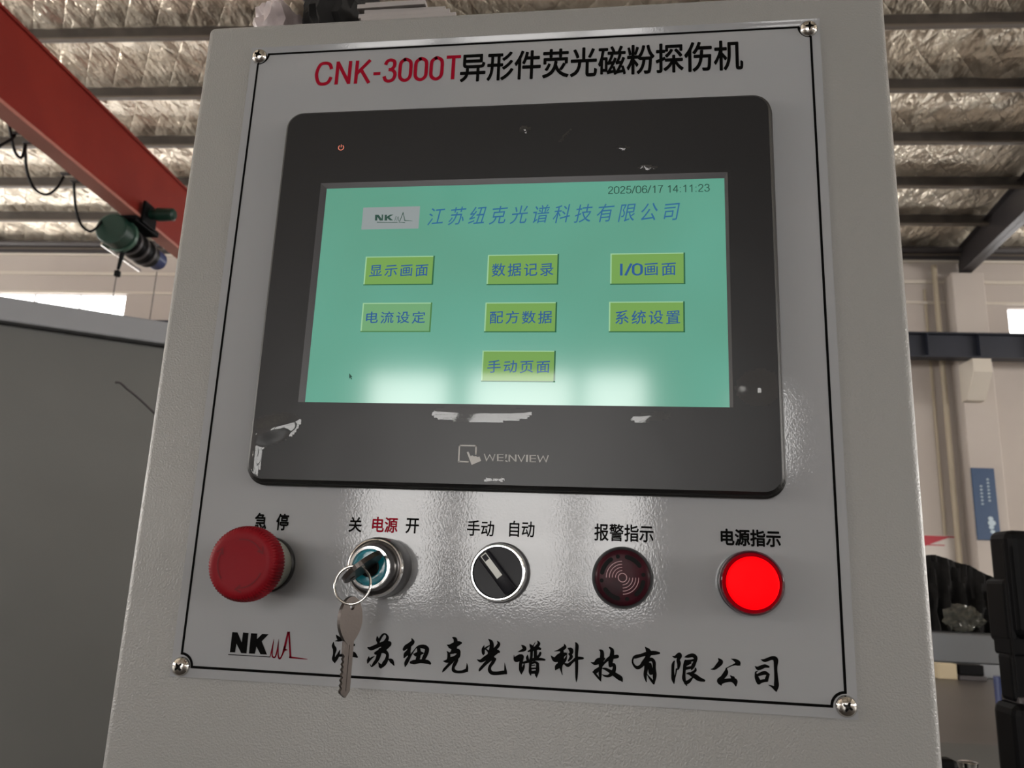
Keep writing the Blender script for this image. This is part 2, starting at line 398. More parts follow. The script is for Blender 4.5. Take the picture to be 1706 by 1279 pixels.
far = [(-16.4, -10.69, 6.2, 7.35), (9.12, 13.6, 6.2, 7.29), (-3, 1.6, 6.2, 7.3), (-9.2, -4.4, 6.2, 7.3), (2.9, 6.1, 6.2, 7.3), (15, 19.6, 6.2, 7.3)]
wb = wall_with_holes('wall_back', VF, VF+.25, far, zp(VF)+.25)
for h in far: window(*h, VF+.02, 'daylight_far', 5)
for z0, z1, d in ((7.82, 7.9, .05), (7.36, 7.42, .04), (8.3, 8.55, .06)):
    mesh_obj('ledge', *box((UL, VF-d, z0), (UR, VF, z1), .01, fn=B), 'wall_trim', wb)
mesh_obj('eaves_strut', *tube([B(UL+.1, VF-.25, 8.52), B(UR-.1, VF-.25, 8.52)], .07, 10), 'dark_steel', wb)
mesh_obj('eaves_strut', *box((UL, VF-.12, 8.36), (UR, VF-.02, 8.52), fn=B), 'dark_steel', wb)
for u in (8.18, 2.3, -3.7, 14.3, -18.3, 20.3):
    p = mesh_obj('pillar', *box((u-.33, VF-.4, 0), (u+.33, VF, 7.94), .02, fn=B), 'wall', wb)
    gg = extrude([[(VF-1.0, 5.88), (VF-.4, 5.88), (VF-.4, 5.1), (VF-.62, 5.1), (VF-1.0, 5.6)]], u-.36, u+.0, lambda x, y, h: B(h, x, y))
    mesh_obj('corbel', *gg, 'wall_trim', p)
for u in (7.45, 14.9): mesh_obj('seam_strip', *box((u-.04, VF-.03, 0), (u+.02, VF, 7.7), .01, fn=B), 'pipe', wb)
# side walls, wall behind the photographer
for nm, u0, u1, uin in (('wall_left', UL-.2, UL, UL), ('wall_right', UR, UR+.2, UR)):
    g = G(); g.add(*box((u0, VB, 0), (u1, VF, 3.0), fn=B)); g.add(*box((u0, VB, 6.0), (u1, VF, zp(VF)+.3), fn=B))
    g.add(*extrude([[(VB, 8.6), (VF, 8.6), (VF, zp(VF)+.3), (2.5, zp(2.5)+.35), (VB, zp(VB)+.3)]], u0, u1, lambda x, y, h: B(h, x, y)))
    for k in range(8): v = VB+(VF-VB)*k/7; g.add(*box((u0, v-.4, 3), (u1, v+.4, 6), fn=B))
    ww = tag(g.build(nm, 'wall'), kind='structure')
    nwin += 1; s = 1 if u0 > 0 else -1
    tag(mesh_obj('window_%d' % nwin, *box((uin+.12*s, VB+.3, 3.0), (uin+.13*s, VF-.3, 6.0), fn=B), 'added_side_light'), kind='structure')  # unseen glowing pane along the side wall, added for room light
rear = [(-5.23, -3.72, .85, 4.75), (-3.36, -1.5, .85, 4.75), (-1.34, -.27, .85, 4.75), (1.3, 1.98, 3.1, 4.4), (-13, -11, 3.1, 4.4), (8, 12, 3.1, 4.4), (14, 18, 3.1, 4.4)]
wf = wall_with_holes('wall_front', VB-.25, VB, rear, zp(VB)+.25)
for h in rear: window(*h, VB-.02, 'daylight', 1, True, 3 if h[2] < 1 else 1)
# ------------------------------------------------------------------ crane runway and crane
g = G(); z1 = 6.42
g.add(*box((UL+.3, 16.0, z1-.03), (UR-.3, 16.3, z1), fn=B)); g.add(*box((UL+.3, 16.0, 5.9), (UR-.3, 16.3, 5.93), fn=B)); g.add(*box((UL+.3, 16.14, 5.9), (UR-.3, 16.16, z1), fn=B))
k = -22
while k < 22: g.add(*box((k, 16.02, 5.93), (k+.015, 16.28, z1-.03), fn=B)); k += 1.0
tag(g.build('runway_beam', 'navy'), 'dark navy steel crane runway beam on corbels below the far window', 'beam')
cr = empty('bridge_crane', B(-7.1, 10, 6.6)); tag(cr, 'red overhead bridge crane girder running towards the far wall', 'crane')
gx0, gx1, gz0, gz1 = -7.22, -7.0, 6.62, 7.7
mesh_obj('girder', *box((gx0+.04, 1.0, gz0), (gx1-.03, 16.0, gz1), .01, fn=B), 'red_crane', cr)
mesh_obj('flange', *box((gx0-.02, 1.0, gz0-.05), (gx1+.03, 16.0, gz0), .005, fn=B), 'crane_flange_lit', cr)
mesh_obj('flange', *box((gx0, 1.0, gz1), (gx1, 16.0, gz1+.04), .005, fn=B), 'red_crane', cr)
mesh_obj('end_carriage', *box((gx0-.8, 15.95, 6.47), (gx1+.8, 16.3, 6.8), .03, fn=B), 'dark_steel', cr)
def AU(x, y, u): d = bd(x, y); k = u/d[0]; return (u, k*d[1], CZ+k*d[2])
for px in ([(-30, 200), (-22, 262), (0, 243), (18, 232), (26, 222)], [(42, 236), (44, 280), (56, 312), (76, 324), (94, 314), (106, 294)], [(123, 304), (126, 345), (134, 372), (148, 385), (160, 380), (172, 366)], [(14, 200), (24, 250), (36, 262), (42, 240)]):
    mesh_obj('festoon_cable', *tube([B(*AU(p[0], p[1], -7.42)) for p in spline([(*q, 0) for q in px], 6)], .02, 6), 'black_rubber', cr)
for x, y in ((26, 220), (43, 236), (106, 288), (123, 300)):
    a = AU(x, y, -7.4); mesh_obj('cable_trolley', *box((-7.44, a[1]-.03, a[2]-.03), (-7.3, a[1]+.03, max(a[2], 6.6)), .008, fn=B), 'dark_steel', cr)
# hoist
hu, hv, hz = -7.2, 10.9, 6.26
ho = empty('electric_hoist', B(hu, hv, hz)); tag(ho, 'dark green electric chain hoist hanging under the red crane girder', 'hoist')
def vcyl(v0, v1, u, z, r, nm, m, par, n=28, prof=None):
    pr = prof or [(r*.92, 0), (r, .04), (r, .96), (r*.92, 1)]
    V = []; Fs = []
    for rr, t in pr:
        for k in range(n): a = 2*math.pi*k/n; V.append(B(u+rr*math.cos(a), v0+(v1-v0)*t, z+rr*math.sin(a)))
    for j in range(len(pr)-1):
        for k in range(n): Fs.append((j*n+k, j*n+(k+1) % n, (j+1)*n+(k+1) % n, (j+1)*n+k))
    Fs.append(tuple(range(n))); Fs.append(tuple((len(pr)-1)*n+k for k in reversed(range(n)))); return mesh_obj(nm, V, Fs, m, par, True)
vcyl(10.85, 11.1, hu-.05, hz, .25, 'motor_cover', 'green', ho)
vcyl(11.1, 11.18, hu-.05, hz, .27, 'cover_rim', 'green_light', ho)
d = vcyl(11.18, 11.95, hu-.02, hz-.02, .2, 'rope_drum', 'black_rubber', ho)
for k in range(3): vcyl(11.3+k*.22, 11.36+k*.22, hu-.02, hz-.02, .22, 'drum_rib', 'dark_steel', d)
vcyl(11.95, 12.2, hu, hz, .16, 'end_cap', 'blue_post', ho)
mesh_obj('trolley_frame', *box((gx0-.02, 11.0, 6.47), (gx1+.04, 11.7, 6.56), .02, fn=B), 'black_rubber', ho)
mesh_obj('trolley_plate', *box((gx1+.04, 11.1, 6.49), (gx1+.09, 11.5, 6.86), .02, fn=B), 'black_rubber', ho)
g = G(); g.add(*tube([B(gx1+.09, 11.3, 6.7), B(gx1+.2, 11.3, 6.7), B(gx1+.21, 11.3, 6.7), B(gx1+.46, 11.3, 6.7), B(gx1+.49, 11.3, 6.7)], [.08, .08, .11, .1, .07], 20)); g.build('trolley_motor', 'green', ho, True)
mesh_obj('tie_bar', *tube([B(hu-.26, 11.0, hz-.2), B(hu-.18, 12.0, hz-.25)], .022), 'chrome', ho)
mesh_obj('limit_cable', *tube([B(hu-.02, 11.2, hz-.2), B(hu-.03, 11.2, 5.9), B(hu-.05, 11.2, 5.72)], [.05, .035, .025]), 'black_rubber', ho)
mesh_obj('pendant_box', *box((hu-.09, 11.16, 5.6), (hu-.01, 11.24, 5.7), .015, fn=B), 'black_rubber', ho)
for uu, v in ((hu-.06, 11.2), (hu+.12, 12.0)): mesh_obj('wire_rope', *tube([B(uu, v, 6.0), B(uu, v, 2.2)], .008, 6), 'dark_steel', ho)
mesh_obj('hook_block', *box((hu+.02, 11.9, 2.0), (hu+.22, 12.1, 2.25), .03, fn=B), 'red_crane', ho)
# ------------------------------------------------------------------ things by the far wall
mesh = mesh_obj('downpipe', *tube([B(7.62, 16.85, .02), B(7.62, 16.85, 8.2)], .055, 12), 'pipe', None, True); tag(mesh, 'beige downpipe running down beside the far pillar', 'pipe')
a = AV(1615.5, 779, 16.57); c = AV(1655, 899, 16.57)
sg = tag(mesh_obj('wall_sign', *box((7.86, 16.55, a[2]-1.42), (8.30, 16.58, a[2]), .004, fn=B), 'blue_sign'), 'narrow blue banner sign with faint white vertical characters on the far pillar', 'sign')
g = G(); random.seed(3)
for k in range(7):
    for q, uu in enumerate((8.13, 7.99)):
        if q == 1 and k > 5: continue
        z = a[2]-.24-k*.07-(.14 if q else 0)
        for s_ in ((0, 0, .05, .008), (0, .018, .05, .008), (.02, -.008, .008, .045)):
            g.add(*box((uu+s_[0], 16.543, z+s_[1]), (uu+s_[0]+s_[2], 16.548, z+s_[1]+s_[3]), fn=B))
for k, rr in enumerate((.05, .075, .05, .045)):
    n = 12; zz = a[2]-1.0-k*.085; g.add([B(8.14+rr*math.cos(2*math.pi*i/n)+.015*(k % 2), 16.543, zz+rr*.8*math.sin(2*math.pi*i/n)) for i in range(n)], [tuple(range(n))])
g.build('lettering', 'sign_text', sg)['kind'] = 'stuff'
bo = tag(mesh_obj('notice_board', *box((6.2, 16.95, 1.2), (7.60, 16.98, 2.42), .005, fn=B), 'white_board'), 'pale notice board with a red corner wedge low on the far wall', 'board')
g = G(); g.add(*box((6.2, 16.944, 2.38), (7.60, 16.948, 2.41), fn=B)); g.add([B(6.5, 16.944, 2.385), B(7.5, 16.944, 2.385), B(6.5, 16.944, 2.0), B(7.12, 16.944, 2.24)], [(0, 1, 3, 2)])
g.add(*box((6.6, 16.944, 2.215), (7.4, 16.948, 2.235), fn=B)); g.build('red_print', 'poster_red', bo)
tag(mesh_obj('crate', *box((5.68, 13.6, 0), (5.97, 13.95, .235), .015, fn=B), 'beige'), 'beige carton standing on the floor under the aluminium rail', 'box')
q = mesh_obj('tool_case', *box((6.0, 13.6, .071), (6.38, 13.9, .235), .02, fn=B), 'black_rubber'); tag(q, 'black case lying on a low dark box beside the beige carton', 'case')
tag(mesh_obj('low_box', *box((5.99, 13.58, 0), (6.40, 13.92, .07), .01, fn=B), 'dark_steel'), 'low dark box under the black case on the floor', 'box')
tag(mesh_obj('grey_cabinet', *box((6.5, 14.0, 0), (7.2, 14.4, .24), .02, fn=B), 'alu'), 'low grey cabinet standing on the floor beyond the black machine', 'cabinet')
a = AV(1657, 1140, 3.0)
tag(mesh_obj('guard_post', *tube([B(a[0]+.03, 3.0, 0), B(a[0]+.03, 3.0, CZ-.28)], .03, 14), 'blue_post', None, True), 'blue steel post behind the black machine column', 'post')
# ------------------------------------------------------------------ grey machine housing on the left
p0 = Vector(AZ(0, 498, 1.9)); p1 = Vector(AZ(272, 540, 1.9)); dr = (p1-p0).normalized(); nr = Vector((dr[1], -dr[0], 0))   # nr towards the viewer
org = p0 - dr*1.0; ln = 1.95
def H(s, t, z): q = org + dr*s + nr*t; return B(q[0], q[1], z)
mh = empty('machine_housing', H(ln/2, -.4, 0)); tag(mh, 'large plain grey sheet metal machine housing left of the control cabinet', 'machine')
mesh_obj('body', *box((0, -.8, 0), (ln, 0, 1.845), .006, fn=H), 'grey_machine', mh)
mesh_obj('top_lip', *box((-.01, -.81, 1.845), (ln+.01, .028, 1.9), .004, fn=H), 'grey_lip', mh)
# bent wire poking out
def AH(x, y, t):                                # picture point on a plane parallel to the housing
    d = bd(x, y); k = ((org+nr*t).dot(nr))/(Vector((d[0], d[1], 0)).dot(nr)); return B(k*d[0], k*d[1], CZ+k*d[2])
wp = [AH(192, 637, .30), AH(201, 638, .30), AH(212, 648, .29), AH(226, 659, .28), AH(252, 683, .26), AH(300, 730, .22)]
tag(mesh_obj('bent_wire', *tube(spline(wp, 4), .0024, 8), 'dark_steel', None, True), 'thin bent wire poking out from behind the left edge of the control cabinet', 'wire')
# ------------------------------------------------------------------ black machine on the right
rail_z1, rail_z0 = CZ-.072, CZ-.122
tag(mesh_obj('aluminium_rail', *box((.45, 1.5, rail_z0), (.90, 1.56, rail_z1), .003, fn=B), 'alu'), 'grey aluminium rail crossing between the cabinet and the black machine', 'rail')
bmc = empty('black_machine', B(.70, 1.2, CZ-.3)); tag(bmc, 'tall black machine column cut by the right edge of the photo', 'machine')
BZ = AV(1600, 1237, 1.55)[2]
def BX(nm, x0, x1, y0, y1, v0, v1, bev=.006, m='black_rubber', par=None):
    A = AV(x0, (y0+y1)/2, v1); C_ = AV(x1, (y0+y1)/2, v0); z1 = AV(x0, y0, v0)[2]; z0 = AV(x0, y1, v0)[2]
    return mesh_obj(nm, *box((A[0], v0, max(z0, BZ)), (C_[0], v1, z1), bev, fn=B, seg=3), m, par)
BX('head', 1651, 1790, 881, 1062, 1.2, 1.26, .012, par=bmc)
BX('side_block', 1643, 1700, 962, 1071, 1.21, 1.27, .008, par=bmc)
BX('neck', 1655, 1780, 1060, 1092, 1.21, 1.26, .004, par=bmc)
BX('column', 1664, 1780, 1088, 1170, 1.21, 1.25, .006, par=bmc)
BX('flange', 1668, 1780, 1160, 1176, 1.205, 1.255, .003, 'dark_steel', par=bmc)
BX('base_housing', 1660, 1790, 1172, 1400, 1.19, 1.26, .015, par=bmc)
BX('cover_strip', 1680, 1685, 905, 1150, 1.195, 1.2, .001, 'black_rubber', par=bmc)
# black cloth draped over the rail
V = []; Fs = []; top = [(1500, 935), (1535, 928), (1550, 924), (1562, 925), (1580, 931), (1600, 938), (1618, 943), (1640, 955), (1665, 966), (1700, 985)]
tp = spline([(a, b_, 0) for a, b_ in top], 5); nn_ = 14
for i, p in enumerate(tp):
    A = AV(p[0], p[1], 1.6)
    for j in range(nn_+1):
        t = j/nn_; z = A[2]*(1-t)+(CZ-.12)*t; vv = 1.6+.02*math.sin(i*.9+t*3)*t+.012*noise.noise(Vector((i*.5, t*6, 1)))
        V.append(B(A[0], vv-.0, z))
n1 = len(V)
V += [v+Vector((0, .05, 0)) for v in V[:n1]]
for i in range(len(tp)-1):
    for j in range(nn_): a = i*(nn_+1)+j; Fs.append((a, a+1, a+nn_+2, a+nn_+1)); Fs.append((n1+a, n1+a+nn_+1, n1+a+nn_+2, n1+a+1))
    a = i*(nn_+1); Fs.append((a, a+nn_+1, n1+a+nn_+1, n1+a)); a += nn_; Fs.append((a, n1+a, n1+a+nn_+1, a+nn_+1))
tag(mesh_obj('black_cloth', V, Fs, 'cloth', None, True), 'black cloth hanging behind the aluminium rail right of the cabinet', 'cloth')
# crumpled clear plastic on the rail
bm = bmesh.new(); bmesh.ops.create_icosphere(bm, subdivisions=4, radius=1)
A = AV(1605, 1032, 1.53); hr = .026
for v in bm.verts:
    n_ = 1+.38*noise.noise(v.co*2.6)+.22*noise.noise(v.co*6); v.co = v.co*n_
V = [B(A[0]+v.co[0]*.03, 1.53+v.co[1]*.02, rail_z1+.024+v.co[2]*.022) for v in bm.verts]; Fs = [tuple(v.index for v in f.verts) for f in bm.faces]; bm.free()
mat('clear_plastic', (.10, .10, .085), .12, alpha=.55)
tag(mesh_obj('plastic_wrap', V, Fs, 'clear_plastic'), 'crumpled clear plastic wrap lying on the aluminium rail', 'plastic')
# machine bed below with a chrome knob
A = AV(1600, 1237, 1.55); bz = A[2]
mt = empty('machine_bed', B(.8, 1.3, 0)); tag(mt, 'flat grey machine bed below the rail at the lower right', 'machine')
mesh_obj('top', *box((.40, 1.08, bz-.04), (1.5, 1.55, bz), .006, fn=B), 'grey_machine', mt)
mesh_obj('body', *box((.43, 1.12, 0), (1.47, 1.52, bz-.04), .006, fn=B), 'grey_machine', mt)
A = AV(1613, 1272, 1.2); q = G(); zz = A[2]
q.add(*tube([B(A[0], 1.2, bz), B(A[0], 1.2, zz-.006), B(A[0], 1.2, zz+.002), B(A[0], 1.2, zz+.003)], [.011, .011, .0125, .010], 20))
tag(q.build('chrome_knob', 'chrome', None, True), 'small chrome knob standing on the grey machine bed', 'knob')
A = AV(1585, 1272, 1.15)
tag(mesh_obj('black_clamp', *box((A[0]-.03, 1.15, bz), (A[0]+.012, 1.18, A[2]+.004), .008, fn=B), 'black_rubber'), 'black clamp block on the grey machine bed beside the chrome knob', 'clamp')
# ================================================================== THE CONTROL CABINET
cab = empty('control_cabinet', M(161, -1650, -150)); tag(cab, 'light grey hammertone steel control cabinet with touch panel and push buttons', 'cabinet')
body = mesh_obj('housing', *box((-37, 1.5, -1650), (360.5, 330, 23.5), 4.5, fn=lambda x, y, z: M(x, z, -y), seg=4), 'cab', cab, True)
FR = 1.0                                      # front of the plate in mm before Y=0: the plate reads at off 0 .. 0.4
# plate: 1.5 mm sheet, top margin rolled slightly forward
ol = [(-5, -356), (325, -356), (325, .6), (-5, .6)]
V, Fs = extrude([ol], -1.5, 0, lambda x, y, h: M(x, y, h))
g = G(); g.add(V, Fs)
g.add([M(-5, .6, 0), M(325, .6, 0), M(325, 4.4, -1.15), M(-5, 4.4, -1.15)], [(0, 1, 2, 3)]) if False else None
V = []; prof = [(.6, 0), (1.1, .06), (2.0, .30), (3.3, .68), (4.2, .92), (4.5, .85), (4.4, .4), (.6, -1.5)]
for x in (-5, 325): V += [M(x, z, o) for z, o in prof]
n = len(prof); g.add(V, [(j, j+n, (j+1) % n+n, (j+1) % n) for j in range(n)] + [tuple(range(n)), tuple(range(2*n-1, n-1, -1))])
plate = g.build('name_plate', 'plate', cab)
# black border line with notched corners
def fin(x, z): return M(x, z, .12)
path = []; r = 6.2
for cx, cz, a0, a1 in ((0, 0, 0, -90), (0, -351, 90, 0), (320, -351, 180, 90), (320, 0, 270, 180)):
    for i in range(9): a = math.radians(a0+(a1-a0)*i/8); path.append((cx+(r)*math.cos(a), cz+(r)*math.sin(a)))
V = []; Fs = []; n = len(path); cxm, czm = 160, -175.5; wl = .62
for i, p in enumerate(path):
    a = Vector(path[i-1]); b_ = Vector(path[(i+1) % n]); c_ = Vector(p)
    d1 = (c_-a).normalized(); d2 = (b_-c_).normalized(); t = d1+d2; t.normalize(); nrm = Vector((-t[1], t[0])); h = wl/max(.5, nrm.dot(Vector((-d1[1], d1[0]))))
    V += [fin(p[0]+nrm[0]*h, p[1]+nrm[1]*h), fin(p[0]-nrm[0]*h, p[1]-nrm[1]*h)]
Fs = [(2*i, 2*i+1, 2*((i+1) % n)+1, 2*((i+1) % n)) for i in range(n)]
mesh_obj('border_line', V, Fs, 'ink', plate)
# screws (cross recess cut out of the head)
def screw_mesh():
    def T0(p): return Vector(p)
    bm = bmesh.new(); pr = [(4.7, 0), (4.75, .5), (4.5, 1.3), (3.9, 2.1), (2.9, 2.75), (1.5, 3.15), (0.001, 3.25)]; n = 40; rings = []
    for r_, z in pr: rings.append([bm.verts.new((r_*math.cos(2*math.pi*k/n), r_*math.sin(2*math.pi*k/n), z)) for k in range(n)])
    for j in range(len(pr)-1):
        for k in range(n): bm.faces.new((rings[j][k], rings[j][(k+1) % n], rings[j+1][(k+1) % n], rings[j+1][k]))
    bm.faces.new(list(reversed(rings[0]))); bmesh.ops.remove_doubles(bm, verts=bm.verts[:], dist=.01)
    me = bpy.data.meshes.new('s'); bm.to_mesh(me); bm.free(); me.materials.append(MT['screw']); me.materials.append(MT['screw_dark'])
    o = bpy.data.objects.new('s', me); COL.objects.link(o)
    bm = bmesh.new()
    lp = []; w_ = .68; l_ = 2.75
    for q in range(4):
        c_, s_ = math.cos(q*math.pi/2), math.sin(q*math.pi/2)
        for x, y in ((l_*.93, -w_*.8), (l_, 0), (l_*.93, w_*.8), (w_*1.15, w_*1.15)): lp.append((x*c_-y*s_, x*s_+y*c_))
    lo = [bm.verts.new((x*.55, y*.55, .9)) for x, y in lp]; hi = [bm.verts.new((x, y, 4)) for x, y in lp]; n = len(lp)
    bm.faces.new(hi); bm.faces.new(list(reversed(lo)))
    for i in range(n): bm.faces.new((lo[i], lo[(i+1) % n], hi[(i+1) % n], hi[i]))
    bmesh.ops.recalc_face_normals(bm, faces=bm.faces[:])
    me2 = bpy.data.meshes.new('c'); bm.to_mesh(me2); bm.free(); me2.materials.append(MT['screw_dark']); c = bpy.data.objects.new('c', me2); COL.objects.link(c)
    for m_ in (me, me2): m_.transform(Matrix.Scale(.001, 4))
    md = o.modifiers.new('b', 'BOOLEAN'); md.object = c; md.operation = 'DIFFERENCE'; md.solver = 'EXACT'; md.material_mode = 'TRANSFER'
    dg = bpy.context.evaluated_depsgraph_get(); r_ = bpy.data.meshes.new_from_object(o.evaluated_get(dg)); bpy.data.objects.remove(o); bpy.data.objects.remove(c)
    r_.polygons.foreach_set('use_smooth', [True]*len(r_.polygons)); r_.set_sharp_from_angle(angle=math.radians(35)); return r_
sm = screw_mesh()
for i, (x, z, a) in enumerate([(.6, -1.6, 20), (319.0, -1.6, 3), (.6, -351, 45), (320, -350.6, 28)]):
    o = bpy.data.objects.new('screw', sm); COL.objects.link(o); o.parent = plate
    o.location = M(x, z, .05)-wloc(plate); o.rotation_euler = (math.pi/2, math.radians(a), 0)
# ------------------------------------------------------------------ lettering on the plate
g = G(); g.add(*strokes('CNK-3000T', [(525, 120), (767, 112), (640, 97), (640, 138.5)], .15, .15, .10)); g.build('lettering', 'ink_red', plate)
g = G(); g.add(*text('异形件荧光磁粉探伤机', [(767, 112), (1238, 92), (1000, 77.5), (1000, 127)], .15, bold=.02)); g.build('lettering', 'ink', plate)
for s_, q, m_, b_, gp in (('急停', [(424, 868), (481, 870), (450, 854.5), (450, 883)], 'ink', .028, .7), ('关', [(581, 874), (603, 874), (592, 861), (592, 886.5)], 'ink', .02, 0),
                     ('电源', [(620, 875), (662.5, 875), (641, 861), (641, 887)], 'ink_red', .02, 0), ('开', [(676, 876), (698, 876), (687, 863), (687, 888.5)], 'ink', .018, 0),
                     ('手动', [(778, 880), (823, 881), (800, 866.5), (800, 893)], 'ink', .013, 0), ('自动', [(848.5, 881), (890.5, 882), (870, 867.5), (870, 894.5)], 'ink', .013, 0),
                     ('报警指示', [(990, 887), (1089, 889), (1040, 873), (1040, 902)], 'ink', .018, 0), ('电源指示', [(1200.5, 895), (1301, 897), (1250, 881.5), (1250, 910)], 'ink', .032, 0)):
    g = G(); g.add(*text(s_, q, .15, bold=b_, gap=gp)); g.build('lettering', m_, plate)
def ptr(ox, oy, sc, off=.15):                  # tracing coordinates -> plate
    def f(x, y): X, Z = P(ox+x/sc, oy+y/sc, off); return M(X, Z, off)
    return f
